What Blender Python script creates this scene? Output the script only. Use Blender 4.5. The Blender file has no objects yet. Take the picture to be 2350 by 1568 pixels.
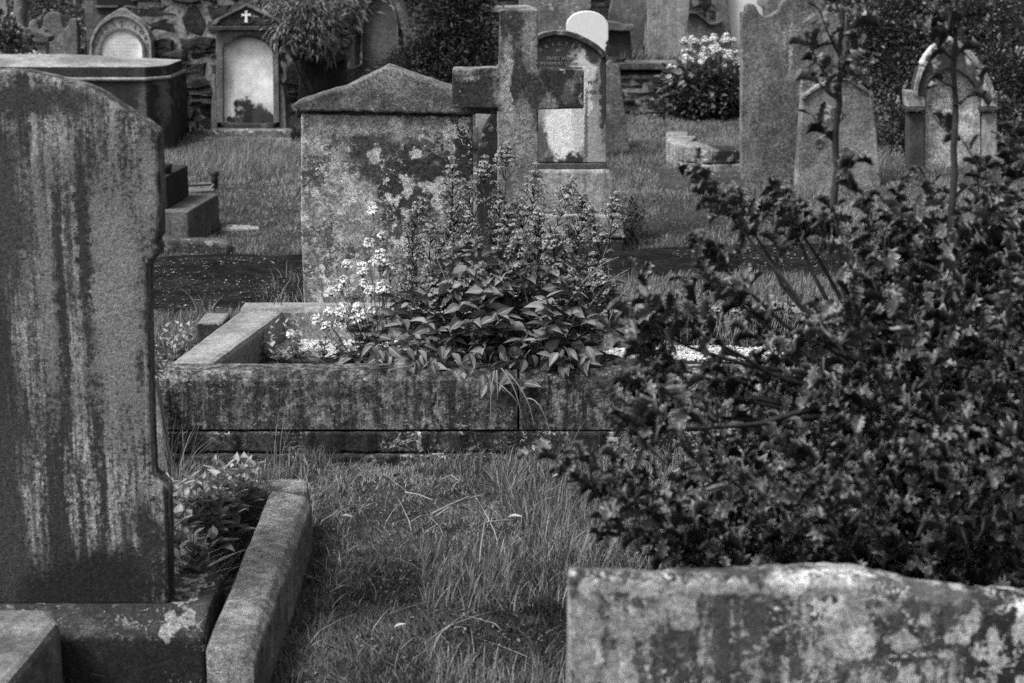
import bpy, math, random
import numpy as np
from mathutils import Vector, Matrix

R = math.radians
rnd = random.Random(7)
rng = np.random.default_rng(11)
S = bpy.context.scene
C = S.collection

# ------------------------------------------------------------ camera
CAM_H, PITCH, FPX, CU, CV = 1.65, R(13.15), 4000.0, 1175.0, 784.0
cam_d = bpy.data.cameras.new('camera'); cam = bpy.data.objects.new('camera', cam_d); C.objects.link(cam)
cam.location = (0, 0, CAM_H); cam.rotation_euler = (R(90) - PITCH, 0, 0)
cam_d.sensor_width = 36; cam_d.lens = 36 * FPX / 2350
cam_d.clip_start = .1; cam_d.clip_end = 600
cam_d.dof.use_dof = True; cam_d.dof.focus_distance = 5.9; cam_d.dof.aperture_fstop = 5.6
cam_d.dof.aperture_blades = 7
S.camera = cam

# ------------------------------------------------------------ world, sun, exposure
SUN_EL, SUN_AZ = R(56), R(-122)       # high, from the left and a little behind the camera, veiled by cloud
w = bpy.data.worlds.new('World'); S.world = w; w.use_nodes = True
wn = w.node_tree.nodes; wl = w.node_tree.links
bg = wn['Background']
sky = wn.new('ShaderNodeTexSky'); sky.sky_type = 'NISHITA'; sky.sun_disc = False
sky.sun_elevation = SUN_EL; sky.sun_rotation = SUN_AZ; sky.dust_density = 6; sky.air_density = 1.5
bw = wn.new('ShaderNodeRGBToBW'); wl.new(sky.outputs[0], bw.inputs[0]); wl.new(bw.outputs[0], bg.inputs[0])
bg.inputs[1].default_value = .095
sd = bpy.data.lights.new('sun', 'SUN'); sd.energy = 2.1; sd.angle = R(16); sd.color = (1, 1, 1)
so = bpy.data.objects.new('sun', sd); C.objects.link(so)
dirv = Vector((math.sin(SUN_AZ) * math.cos(SUN_EL), math.cos(SUN_AZ) * math.cos(SUN_EL), math.sin(SUN_EL)))
so.rotation_euler = dirv.to_track_quat('Z', 'Y').to_euler(); so.location = (4, 8, 12)
S.view_settings.view_transform = 'Standard'; S.view_settings.look = 'None'
S.view_settings.gamma = 1; S.view_settings.exposure = 1.03
S.cycles.max_bounces = 5; S.cycles.diffuse_bounces = 3; S.cycles.glossy_bounces = 2
S.cycles.transparent_max_bounces = 4
S.cycles.use_denoising = False; S.cycles.use_adaptive_sampling = False

# ------------------------------------------------------------ photo pixel (2350 wide) -> world
CP, SP = math.cos(PITCH), math.sin(PITCH)
def ray(u, v):
    xc = (u - CU) / FPX; yc = -(v - CV) / FPX
    return Vector((xc, CP + yc * SP, -SP + yc * CP))
def P(u, v, Y):
    r = ray(u, v); t = Y / r.y
    return Vector((r.x * t, Y, CAM_H + r.z * t))
def G(u, v, z=0.):
    r = ray(u, v); t = (z - CAM_H) / r.z
    return Vector((r.x * t, r.y * t, z))

def hgt(x, y):
    h = .018 * math.sin(x * 2.3 + 1) * math.cos(y * 1.7) + .012 * math.sin(x * 5.1 + y * 3.3)
    h += .10 * math.exp(-((x - 1.15) / .55) ** 2 - ((y - 10.3) / .75) ** 2)
    h += .05 * math.exp(-((x + 1.5) / .7) ** 2 - ((y - 11.6) / .8) ** 2)
    if y < 6.9: h = h * .35 - .012
    k = max(0., min(1., (y - 12.6) / 1.6)) if x < -.5 else 0
    return h + .04 * k
def hgt_np(x, y):
    h = .018 * np.sin(x * 2.3 + 1) * np.cos(y * 1.7) + .012 * np.sin(x * 5.1 + y * 3.3)
    h = h + .10 * np.exp(-((x - 1.15) / .55) ** 2 - ((y - 10.3) / .75) ** 2)
    h = h + .05 * np.exp(-((x + 1.5) / .7) ** 2 - ((y - 11.6) / .8) ** 2)
    h = np.where(y < 6.9, h * .35 - .012, h)
    return h + np.where(x < -.5, .04 * np.clip((y - 12.6) / 1.6, 0, 1), 0)

# ------------------------------------------------------------ materials
class NT:
    def __init__(s, name, rough=.9, spec=.25):
        s.m = bpy.data.materials.new(name); s.m.use_nodes = True
        s.n = s.m.node_tree.nodes; s.l = s.m.node_tree.links
        s.b = s.n['Principled BSDF']; s.b.inputs['Roughness'].default_value = rough
        s.b.inputs['Specular IOR Level'].default_value = spec
        s.co = s.n.new('ShaderNodeTexCoord').outputs['Object']
    def put(s, sock, v):
        if hasattr(v, 'is_linked') or isinstance(v, bpy.types.NodeSocket): s.l.new(v, sock)
        else: sock.default_value = v
    def map(s, scale, loc=(0, 0, 0), vec=None, rot=(0, 0, 0)):
        m = s.n.new('ShaderNodeMapping'); s.l.new(vec or s.co, m.inputs[0])
        m.inputs[1].default_value = loc; m.inputs[2].default_value = rot; m.inputs[3].default_value = scale
        return m.outputs[0]
    def noise(s, vec, scale, detail=4, rough=.6, dist=0):
        m = s.n.new('ShaderNodeTexNoise'); s.l.new(vec or s.co, m.inputs['Vector'])
        m.inputs['Scale'].default_value = scale; m.inputs['Detail'].default_value = detail
        m.inputs['Roughness'].default_value = rough; m.inputs['Distortion'].default_value = dist
        return m.outputs[0]
    def sm(s, v, a, b, lo=0., hi=1.):
        m = s.n.new('ShaderNodeMapRange'); m.interpolation_type = 'SMOOTHSTEP'
        s.put(m.inputs[0], v); m.inputs[1].default_value = a; m.inputs[2].default_value = b
        m.inputs[3].default_value = lo; m.inputs[4].default_value = hi
        return m.outputs[0]
    def math(s, op, a, b=0., clamp=False):
        m = s.n.new('ShaderNodeMath'); m.operation = op; m.use_clamp = clamp
        s.put(m.inputs[0], a); s.put(m.inputs[1], b); return m.outputs[0]
    def mix(s, f, a, b):
        m = s.n.new('ShaderNodeMix'); m.data_type = 'FLOAT'
        s.put(m.inputs[0], f); s.put(m.inputs[2], a); s.put(m.inputs[3], b); return m.outputs[0]
    def vor(s, vec, scale, rand=1.):
        m = s.n.new('ShaderNodeTexVoronoi'); s.l.new(vec or s.co, m.inputs['Vector'])
        m.inputs['Scale'].default_value = scale; m.inputs['Randomness'].default_value = rand
        return m.outputs['Distance'], m.outputs['Color']
    def warp(s, vec, scale, amt):
        n = s.n.new('ShaderNodeTexNoise'); s.l.new(vec or s.co, n.inputs['Vector'])
        n.inputs['Scale'].default_value = scale; n.inputs['Detail'].default_value = 4
        a = s.n.new('ShaderNodeVectorMath'); a.operation = 'MULTIPLY_ADD'
        s.l.new(n.outputs[1], a.inputs[0]); a.inputs[1].default_value = (amt,) * 3
        s.l.new(vec or s.co, a.inputs[2]); return a.outputs[0]
    def attr(s, name):
        a = s.n.new('ShaderNodeAttribute'); a.attribute_name = name; return a.outputs['Fac']
    def bump(s, h, strength=.5, dist=.01):
        b = s.n.new('ShaderNodeBump'); b.inputs['Strength'].default_value = strength
        b.inputs['Distance'].default_value = dist; s.l.new(h, b.inputs['Height'])
        s.l.new(b.outputs[0], s.b.inputs['Normal'])
    def col(s, v):
        s.put(s.b.inputs['Base Color'], v); return s.m

SEED = [0]
def stone(name, base=.24, dark=.035, streak=.5, patch=.4, lich=.0, lcol=.42, speck=.5, topdark=0., blobs=(),
          root=None, lscale=16, grain=1., bump=.5, pth=.5, gscale=1., ragk=1., ssoft=1., sth=.522):
    """weathered stone; blobs = stains or painted shade with a place: (px u, px v, Y, radius u px, radius v px, value, softness)"""
    SEED[0] += 3.7; o = SEED[0]
    Yr_ = root.location.y if root else 10.
    fine = max(34., min(150., 620. / max(Yr_, .1))); 
    t = NT(name, .92, .2)
    v0 = t.map((1, 1, 1), (o, o * .7, o * 1.3))
    c = t.mix(t.sm(t.noise(v0, 2.2 * gscale, 6, .6), .36, .64), base * .62, base * 1.28)
    mott = t.noise(v0, fine * .16, 9, .78)
    c = t.math('MULTIPLY', c, t.sm(mott, .36, .64, 1 - .45 * max(.3, speck), 1 + .4 * max(.3, speck)))
    rag = t.noise(v0, fine * .55, 6, .8)
    ragc = t.math('MULTIPLY', t.math('SUBTRACT', rag, .5), .55 * ragk)
    # vertical run-off streaks
    vs = t.map((9 * gscale, 9 * gscale, .7 * gscale), (o, o, o))
    st = t.noise(t.warp(vs, 3, .25), 1.6, 8, .72)
    f = t.sm(t.math('ADD', st, t.math('MULTIPLY', ragc, .55)), sth - .037 * ssoft, sth + .038 * ssoft); f = t.math('MULTIPLY', f, streak)
    c = t.mix(f, c, dark * 1.6)
    vs2 = t.map((26 * gscale, 26 * gscale, 1.6 * gscale), (o * 2, o, o))
    st2 = t.noise(vs2, 1.3, 8, .75)
    f = t.sm(t.math('ADD', st2, t.math('MULTIPLY', ragc, .5)), sth + .043 - .035 * ssoft, sth + .043 + .035 * ssoft); f = t.math('MULTIPLY', f, streak * .75)
    c = t.mix(f, c, dark * 2.2)
    # patches of black algae with ragged edges
    pn = t.math('ADD', t.noise(v0, 3.1 * gscale, 9, .75), t.math('MULTIPLY', ragc, .45))
    f = t.math('MULTIPLY', t.sm(pn, pth, pth + .05), patch)
    c = t.mix(f, c, dark)
    for (u, v, Y, ru, rv, val, soft) in blobs:
        q = P(u, v, Y) - (root.location if root else Vector((0, 0, 0)))
        k = Y * 1.03 / FPX
        sx, sz = ru * k, rv * k; mn = min(sx, sz)
        wv = t.warp(None, .6 / mn, mn * 3.4)
        m = t.map((1 / sx, 0.0001, 1 / sz), (-(q.x + mn * 1.7) / sx, 0, -(q.z + mn * 1.7) / sz), wv)
        ln = t.n.new('ShaderNodeVectorMath'); ln.operation = 'LENGTH'; t.l.new(m, ln.inputs[0])
        d = t.math('ADD', ln.outputs['Value'], t.math('MULTIPLY', ragc, 4.2 * soft + .5))
        f = t.sm(d, 1 - soft * .45, 1 + soft * .45, 1., 0.)
        tex = t.math('MULTIPLY', val, t.sm(rag, .36, .64, 1 - .4 * min(1, speck + .15), 1 + .35 * min(1, speck + .15)))
        c = t.mix(f, c, tex)
    if lich > 0:
        wv = t.warp(t.warp(v0, 20, .13), 75, .05)
        for sc, th in ((lscale, .46), (lscale * 2.6, .38)):
            d, cc = t.vor(wv, sc)
            sp = t.n.new('ShaderNodeSeparateColor'); t.l.new(cc, sp.inputs[0])
            here = t.sm(sp.outputs[0], 1 - lich - .03, 1 - lich + .03)
            reg = t.sm(t.noise(v0, 4, 3), .40, .52)
            f = t.math('MULTIPLY', t.math('MULTIPLY', t.sm(d, th, th - .09), here), reg)
            f = t.math('MULTIPLY', f, t.sm(rag, .36, .46))
            c = t.mix(f, c, t.mix(sp.outputs[1], lcol * .6, lcol))
    # grains, pits, speckles
    fn = t.noise(v0, fine, 7, .8)
    c = t.math('MULTIPLY', c, t.sm(fn, .36, .64, 1 - .5 * speck, 1 + .55 * speck))
    pit = t.noise(v0, fine * 2.3, 2, .6)
    c = t.math('MULTIPLY', c, t.sm(pit, .38, .46, 1 - .6 * speck, 1.))
    t.col(c)
    h = t.math('ADD', t.math('MULTIPLY', fn, .8), t.math('MULTIPLY', mott, 1.2))
    t.bump(h, bump, .016 * grain)
    return t.m

def plain(name, val, rough=.85, var=.3, scale=25, spec=.25, bump=.3):
    t = NT(name, rough, spec)
    n = t.noise(None, scale, 6, .7)
    c = t.sm(n, .3, .7, val * (1 - var), val * (1 + var))
    t.col(c)
    if bump: t.bump(n, bump, .008)
    return t.m

def leafmat(name, lo, hi, rough=.55, spec=.4, edge=None, trans=.25):
    t = NT(name, rough, spec)
    c = t.mix(t.attr('tone'), lo, hi)
    if edge is not None:
        c = t.mix(t.sm(t.attr('edge'), .35, 1.), c, edge)
    n = t.noise(None, 60, 4, .7)
    c = t.math('MULTIPLY', c, t.sm(n, .3, .7, .78, 1.2))
    t.col(c)
    if trans:
        tr = t.n.new('ShaderNodeBsdfTranslucent'); t.l.new(c, tr.inputs[0])
        ms = t.n.new('ShaderNodeMixShader'); ms.inputs[0].default_value = trans
        t.l.new(t.b.outputs[0], ms.inputs[1]); t.l.new(tr.outputs[0], ms.inputs[2])
        t.l.new(ms.outputs[0], t.n['Material Output'].inputs[0])
    return t.m

# ------------------------------------------------------------ object helpers
def setp(o, label=None, cat=None, group=None, kind=None):
    if label: o['label'] = label
    if cat: o['category'] = cat
    if group: o['group'] = group
    if kind: o['kind'] = kind
    return o
def thing(name, label, cat, loc=(0, 0, 0), group=None):
    o = bpy.data.objects.new(name, None); o.empty_display_size = .1; C.objects.link(o); o.location = loc
    return setp(o, label, cat, group)
def raw_mesh(name, V, F3=None, F4=None, attrs=None, smooth=False):
    """numpy mesh; V (n,3), F3 (a,3), F4 (b,4)"""
    me = bpy.data.meshes.new(name)
    V = np.asarray(V, dtype=np.float32); n3 = 0 if F3 is None else len(F3); n4 = 0 if F4 is None else len(F4)
    me.vertices.add(len(V)); me.vertices.foreach_set('co', V.ravel())
    lp = []
    if n3: lp.append(np.asarray(F3, dtype=np.int32).ravel())
    if n4: lp.append(np.asarray(F4, dtype=np.int32).ravel())
    lp = np.concatenate(lp); me.loops.add(len(lp)); me.loops.foreach_set('vertex_index', lp)
    st = np.concatenate([np.arange(n3) * 3, n3 * 3 + np.arange(n4) * 4]).astype(np.int32)
    me.polygons.add(n3 + n4); me.polygons.foreach_set('loop_start', st)
    me.polygons.foreach_set('use_smooth', np.full(n3 + n4, smooth))
    for k, a in (attrs or {}).items():
        at = me.attributes.new(k, 'FLOAT', 'POINT'); at.data.foreach_set('value', np.asarray(a, dtype=np.float32))
    me.update(calc_edges=True); me.validate()
    return me
def link(name, me, mat, parent=None, bevel=0., seg=2):
    o = bpy.data.objects.new(name, me); C.objects.link(o)
    if mat: me.materials.append(mat)
    if parent is not None:
        o.parent = parent
        if bevel >= 0: pass
    if bevel > 0:
        b = o.modifiers.new('bevel', 'BEVEL'); b.width = bevel; b.segments = seg; b.limit_method = 'ANGLE'; b.angle_limit = R(35)
    return o
def loc_of(parent):
    v = Vector((0, 0, 0)); p = parent
    while p is not None: v += p.location; p = p.parent
    return v
def py_mesh(name, verts, faces, mat, parent=None, bevel=0., smooth=False, seg=2):
    L = loc_of(parent)
    me = bpy.data.meshes.new(name); me.from_pydata([tuple(Vector(v) - L) for v in verts], [], faces); me.update()
    if smooth:
        for p in me.polygons: p.use_smooth = True
    return link(name, me, mat, parent, bevel, seg)

def resample(pts, step, jit, keep=True):
    out = []; n = len(pts)
    for i in range(n):
        a = Vector(pts[i]); b = Vector(pts[(i + 1) % n]); d = (b - a).length
        k = max(1, int(d / step))
        for j in range(k):
            q = a.lerp(b, j / k)
            if j: q += Vector((rnd.uniform(-jit, jit), rnd.uniform(-jit, jit)))
            out.append(q)
    return out
def prism_y(name, poly, Y, thick, mat, parent=None, bevel=.006, jit=.0015, step=.03, lean=0., pinch=0.):
    """poly [(x,z)] at plane Y extruded backwards"""
    pts = resample(poly, step, jit) if jit > 0 else [Vector(p) for p in poly]
    z0 = min(p[1] for p in poly)
    n = len(pts)
    V = [(p[0], Y + lean * (p[1] - z0), p[1]) for p in pts] + [(p[0], Y + thick + lean * (p[1] - z0), p[1]) for p in pts]
    area = sum(pts[i][0] * pts[(i + 1) % n][1] - pts[(i + 1) % n][0] * pts[i][1] for i in range(n))
    F = [list(range(n)), list(range(2 * n - 1, n - 1, -1))]
    for i in range(n):
        j = (i + 1) % n; F.append([i, i + n, j + n, j])
    if area < 0: F = [f[::-1] for f in F]
    return py_mesh(name, V, F, mat, parent, bevel)
def px_poly(pts, Y, ground=0.):
    out = []
    for (u, v) in pts:
        if v is None:
            q = P(u, 400, Y); out.append((q.x, ground - .04))
        else:
            q = P(u, v, Y); out.append((q.x, q.z))
    return out
def slab(name, pts, Y, thick, mat, parent=None, ground=0., **kw):
    return prism_y(name, px_poly(pts, Y, ground), Y, thick, mat, parent, **kw)
def prism_z(name, poly, zt, zb, mat, parent=None, bevel=.01, jit=0.002, step=.06, zts=None):
    """plan polygon [(x,y)] from zb to zt; zts = per-vertex top heights (no resampling)"""
    pts = [Vector((p[0], p[1])) for p in poly] if zts else resample([(p[0], p[1]) for p in poly], step, jit)
    n = len(pts); zz = zts or [zt] * n
    V = [(p[0], p[1], zz[i]) for i, p in enumerate(pts)] + [(p[0], p[1], zb) for p in pts]
    area = sum(pts[i][0] * pts[(i + 1) % n][1] - pts[(i + 1) % n][0] * pts[i][1] for i in range(n))
    F = [list(range(n)), list(range(2 * n - 1, n - 1, -1))] + [[i, i + n, (i + 1) % n + n, (i + 1) % n] for i in range(n)]
    if area < 0: F = [f[::-1] for f in F]
    return py_mesh(name, V, F, mat, parent, bevel)
def arc(cu, cv, ru, rv, a0, a1, n=14):
    return [(cu + ru * math.cos(R(a0 + (a1 - a0) * i / n)), cv - rv * math.sin(R(a0 + (a1 - a0) * i / n))) for i in range(n + 1)]
def loft_strip(name, outer, inner, Y0, Y1, mat, parent, bevel=.0):
    """raised band between two px polylines (same count) at plane Y0 (front) going back to Y1"""
    n = len(outer); V = []; F = []
    for (a, b) in zip(outer, inner):
        for (u, v), y in ((a, Y0), (b, Y0), (a, Y1), (b, Y1)):
            q = P(u, v, Y0); V.append((q.x, y, q.z))
    for i in range(n - 1):
        a = i * 4; b = a + 4
        F += [[a, a + 1, b + 1, b], [a + 2, b + 2, b + 3, a + 3], [a, b, b + 2, a + 2], [a + 1, a + 3, b + 3, b + 1]]
    F += [[0, 2, 3, 1], [4 * n - 4, 4 * n - 3, 4 * n - 1, 4 * n - 2]]
    return py_mesh(name, V, F, mat, parent, bevel)
def tube(name, pts, r0, r1, mat, parent=None, sides=6):
    me = tube_mesh(name, [Vector(p) - loc_of(parent) for p in pts], r0, r1, sides)
    return link(name, me, mat, parent)
def tube_arrays(pts, r0, r1, sides=6):
    V = []; F = []; n = len(pts)
    for i, p in enumerate(pts):
        d = (pts[min(i + 1, n - 1)] - pts[max(i - 1, 0)]).normalized()
        a = d.orthogonal().normalized() if i == 0 else (a - d * a.dot(d)).normalized()
        b = d.cross(a); r = r0 + (r1 - r0) * i / (n - 1)
        for k in range(sides):
            t = 2 * math.pi * k / sides
            V.append(p + a * (r * math.cos(t)) + b * (r * math.sin(t)))
    for i in range(n - 1):
        for k in range(sides):
            k2 = (k + 1) % sides
            F.append((i * sides + k, i * sides + k2, (i + 1) * sides + k2, (i + 1) * sides + k))
    return V, F
def tube_mesh(name, pts, r0, r1, sides=6):
    V, F = tube_arrays(pts, r0, r1, sides)
    return raw_mesh(name, np.array([tuple(v) for v in V]), None, np.array(F), {'tone': np.full(len(V), .5), 'edge': np.zeros(len(V))}, True)
class Tubes:
    def __init__(s): s.V = []; s.F = []; s.n = 0
    def add(s, pts, r0, r1, sides=5):
        V, F = tube_arrays([Vector(p) for p in pts], r0, r1, sides)
        s.V.append(np.array([tuple(v) for v in V])); s.F.append(np.array(F) + s.n); s.n += len(V)
    def build(s, name, mat, parent):
        V = np.concatenate(s.V) - np.array(loc_of(parent))
        return link(name, raw_mesh(name, V, None, np.concatenate(s.F), {'tone': np.full(len(V), .5), 'edge': np.zeros(len(V))}, True), mat, parent)

# ------------------------------------------------------------ leaf instancing
def leaf_template(kind):
    if kind == 'holly':
        rows = []
        T = [0, .08, .2, .3, .42, .52, .64, .74, .85, .92, 1.]
        W = [.03, .30, .17, .36, .19, .37, .18, .31, .12, .14, .0]
        Z = [0, .13, .0, -.11, .02, .16, .02, -.09, .0, .08, -.06]
        for t, ww, z in zip(T, W, Z):
            mid = .18 * math.sin(t * 3.0) - .05
            ww *= .86; tip_ = .06 if ww > .22 else 0; rows.append([(-ww, t + tip_, mid * .2 + z * .9 + ww * .7), (-ww * .8, t, mid * .4 + z * .35 + ww * .42), (0, t, -.10 * ww * 2 + mid * .3 - .35 * t * t), (ww * .8, t, mid * .4 - z * .3 + ww * .42), (ww, t + tip_, mid * .2 - z * .8 + ww * .7)])
        edge = [1, .3, .12, .3, 1]
    elif kind == 'valerian':
        T = [0, .12, .3, .5, .7, .87, 1.]; W = [.03, .15, .24, .235, .155, .06, 0]; rows = []
        for t, ww in zip(T, W):
            b = -.12 * t * t
            rows.append([(-ww, t, b + ww * .45), (-ww * .5, t, b + ww * .28), (0, t, b), (ww * .5, t, b + ww * .28), (ww, t, b + ww * .45)])
        edge = [.1, 0, 1, 0, .1]
    elif kind == 'long':
        T = [0, .3, .65, 1.]; W = [.03, .11, .09, 0]; rows = []
        for t, ww in zip(T, W):
            b = -.35 * t * t
            rows.append([(-ww, t, b + .03), (0, t, b), (ww, t, b + .03)])
        edge = [0, 1, 0]
    else:  # small broad leaf
        T = [0, .35, .7, 1.]; W = [.05, .3, .26, .02]; rows = []
        for t, ww in zip(T, W):
            b = -.15 * t * t
            rows.append([(-ww, t, b + ww * .35), (0, t, b), (ww, t, b + ww * .35)])
        edge = [0, .5, 0]
    m = len(rows[0]); V = [p for r in rows for p in r]; F = []
    for i in range(len(rows) - 1):
        for k in range(m - 1):
            F.append((i * m + k, i * m + k + 1, (i + 1) * m + k + 1, (i + 1) * m + k))
    return np.array(V, float), np.array(F, int), np.array(edge * len(rows), float)
TPL = {k: leaf_template(k) for k in ('holly', 'valerian', 'long', 'small')}
# floret: an open little cup
fv = [(0, 0, -.5)]
for k in range(5):
    fv.append((.5 * math.cos(k * 1.2566), .5 * math.sin(k * 1.2566), .25))
FLV = np.array(fv); FLF = np.array([(0, 1 + k, 1 + (k + 1) % 5) for k in range(5)] + [(1, 2, 3), (1, 3, 4), (1, 4, 5)])

def norm(a): return a / np.maximum(np.linalg.norm(a, axis=-1, keepdims=True), 1e-9)
def frames(d, up=None, roll=None):
    """rows of (x,y,z) axes: y = d"""
    d = norm(d); N = len(d)
    if up is None: up = np.tile([0, 0, 1.], (N, 1))
    x = norm(np.cross(d, up + rng.normal(0, 1e-3, (N, 3)))); z = np.cross(x, d)
    if roll is not None:
        c = np.cos(roll)[:, None]; s_ = np.sin(roll)[:, None]
        x, z = x * c + z * s_, z * c - x * s_
    return x, d, z
def scatter(name, kind, pos, d, size, mat, parent, tone=None, up=None, roll=None):
    V0, F0, E0 = TPL[kind]; pos = np.asarray(pos, float); N = len(pos)
    if N == 0: return None
    x, y, z = frames(np.asarray(d, float), up, roll)
    size = np.asarray(size, float) if np.ndim(size) else np.full(N, float(size))
    curl = rng.uniform(.3, 1.9, N)
    wd = rng.uniform(.8, 1.2, N)
    V = pos[:, None, :] + size[:, None, None] * (V0[None, :, 0:1] * wd[:, None, None] * x[:, None, :] + V0[None, :, 1:2] * y[:, None, :] + V0[None, :, 2:3] * curl[:, None, None] * z[:, None, :])
    F = (F0[None] + (np.arange(N) * len(V0))[:, None, None]).reshape(-1, 4)
    tn = rng.uniform(0, 1, N) if tone is None else tone
    me = raw_mesh(name, V.reshape(-1, 3) - np.array(loc_of(parent)), None, F, {'tone': np.repeat(tn, len(V0)), 'edge': np.tile(E0, N)}, True)
    return link(name, me, mat, parent)

def blades(name, xs, ys, hs, wd, mat, kind='stuff', lean=.5, label=None, parent=None, zs=None, wind=(0.1, 0), tone=None):
    N = len(xs); zs = hgt_np(xs, ys) if zs is None else zs
    base = np.stack([xs, ys, zs - .005], 1)
    a = rng.uniform(0, 2 * np.pi, N); L = np.abs(rng.normal(0, lean, N))
    ld = np.stack([np.cos(a) * L + wind[0], np.sin(a) * L + wind[1]], 1) * hs[:, None]
    wa = rng.uniform(-.9, .9, N); wv = np.stack([np.cos(wa), np.sin(wa), np.zeros(N)], 1) * (wd / 2)[:, None]
    lv = [0, .4, .75, 1.]; ww = [1, .85, .5, 0.]
    rows = []
    for t, q in zip(lv, ww):
        c = base + np.stack([ld[:, 0] * t ** 2, ld[:, 1] * t ** 2, hs * (t - .28 * np.minimum(L, 1.6) * t * t)], 1)
        rows += [c - wv * q, c + wv * q] if q > 0 else [c]
    V = np.stack(rows, 1); M = V.shape[1]
    off = (np.arange(N) * M)[:, None]
    F4 = np.concatenate([off + np.array([[0, 1, 3, 2]]), off + np.array([[2, 3, 5, 4]])])
    F3 = off + np.array([[4, 5, 6]])
    tn = rng.uniform(0, 1, N) if tone is None else tone
    me = raw_mesh(name, V.reshape(-1, 3) - np.array(loc_of(parent)), F3, F4, {'tone': np.repeat(tn, M)}, False)
    o = link(name, me, mat, parent)
    if parent is None: setp(o, label, 'grass' if label else None, None, kind)
    return o

def flower_head_mesh(name, h, rw, seed, cl, ncl, fs=.0055, tiers=5):
    """stacked panicle: little domed umbels (radius cl, ncl florets) on side stalks, origin at its bottom"""
    r = np.random.default_rng(seed); pos = []; nr = []; st = []
    def cluster(c, rad, n):
        for _ in range(n):
            a = r.uniform(0, 6.283); e = r.uniform(-.25, 1); q = math.sqrt(max(0, 1 - e * e)); d = np.array((q * math.cos(a), q * math.sin(a), e * .55))
            pos.append(np.array(c) + d * rad * r.uniform(.85, 1.1)); nr.append(d + np.array((0, 0, .5)))
    cluster((0, 0, h - cl * .7), cl * .75, int(ncl * .8))
    hc = h * .46; zs_ = [h - cl * 1.2 - hc * (i + 1) / 4 * .95 for i in range(4)]; rs_ = [.34, .58, .8, 1.]
    zz = zs_[-1]
    while zz > cl * 1.5 and len(zs_) < tiers: zz -= cl * r.uniform(1.5, 2.1); zs_.append(zz); rs_.append(r.uniform(.9, 1.25))
    for i, (z, rf) in enumerate(zip(zs_, rs_)):
        if i >= tiers: break
        rr = rw * rf; k = 3 + (i > 0) if i < 4 else 3
        a0 = r.uniform(0, 6)
        for j in range(k):
            a = a0 + j * 6.283 / k + r.normal(0, .2)
            q = rr * r.uniform(.8, 1.1); c = (q * math.cos(a), q * math.sin(a), z + r.normal(0, .002) + .004)
            cluster(c, cl * (.62 + .1 * min(i, 4)) * r.uniform(.85, 1.1), int(ncl * r.uniform(.6, .9))); st.append(((0, 0, z - rr * .9), c))
    pos = np.array(pos); N = len(pos); nr = norm(np.array(nr) + r.normal(0, .15, (N, 3)))
    ax = norm(np.cross(nr, r.normal(0, 1, (N, 3)))); ay = np.cross(nr, ax); sz = r.uniform(.75, 1.25, N) * fs
    V = pos[:, None, :] + sz[:, None, None] * (FLV[None, :, 0:1] * ax[:, None, :] + FLV[None, :, 1:2] * ay[:, None, :] + FLV[None, :, 2:3] * nr[:, None, :])
    F3 = (FLF[None] + (np.arange(N) * len(FLV))[:, None, None]).reshape(-1, 3)
    V = V.reshape(-1, 3); tone = np.repeat(np.clip(r.uniform(.35, 1, N) * (.45 + .6 * np.clip(nr[:, 2], 0, 1)) * 0 + r.uniform(.3, 1, N), 0, 1), len(FLV))
    F4 = []; n = len(V); VV = [V]; tt = [tone]
    for a, b in st + [((0, 0, 0), (0, 0, h - .012))]:
        tv, tf = tube_arrays([Vector(a), Vector(b)], .0016, .001, 3)
        VV.append(np.array([tuple(q) for q in tv])); F4.append(np.array(tf) + n); n += len(tv); tt.append(np.zeros(len(tv)))
    return raw_mesh(name, np.concatenate(VV), F3, np.concatenate(F4), {'tone': np.concatenate(tt)})

# ============================================================ MATERIAL SET
M_grass = leafmat('grass blades', .028, .30, .6, .3, None, .3)
M_grassl = leafmat('long pale grass', .055, .32, .6, .3, None, .3)
M_straw = leafmat('dry straw', .16, .4, .7, .2, None, .2)
M_val = leafmat('valerian leaf', .06, .19, .6, .3, .24, .12)
M_valpale = leafmat('pale weed leaf', .14, .32, .5, .4, .3, .2)
M_stem = leafmat('green stem', .10, .16, .6, .3, None, 0)
M_red = leafmat('red valerian floret', .015, .36, .7, .2, None, .2)
M_white = leafmat('white valerian floret', .2, .8, .7, .2, None, .2)
M_holly = leafmat('holly leaf', .013, .11, .4, .4, .36, .05)
M_bark = plain('holly bark', .03, .8, .4, 60)
M_yew = leafmat('yew needles', .015, .05, .55, .3, None, .1)
M_ivy = leafmat('ivy leaf', .02, .09, .4, .5, .12, .1)
M_ivyp = leafmat('pale shrub leaf', .04, .2, .5, .4, None, .2)
M_mortar = plain('pale mortar', .17, .95, .75, 30)
M_black = plain('black iron', .02, .6, .3, 30)

t = NT('lawn soil', .95, .1)
c = t.sm(t.noise(None, 3, 6, .7), .3, .7, .03, .07); c = t.math('MULTIPLY', c, t.sm(t.noise(None, 60, 5, .8), .3, .7, .5, 1.6))
t.bump(t.noise(None, 40, 6, .8), 1, .03); M_soil = t.col(c)
t = NT('tarmac path', .95, .04)
c = t.sm(t.noise(None, 2.5, 6, .7), .35, .65, .009, .02)
g = t.math('MULTIPLY', t.sm(t.noise(t.map((.5, 1.6, 1)), 55, 5, .8), .52, .68, .8, 4.5), t.sm(t.noise(None, 9, 5, .7), .35, .65, .6, 1.5)); c = t.math('MULTIPLY', c, g)
mo = t.sm(t.noise(t.map((.6, 2.5, 1)), 3, 8, .8), .6, .7); c = t.mix(mo, c, .028)
t.bump(t.noise(None, 160, 3, .8), 1, .012); M_path = t.col(c)

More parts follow.
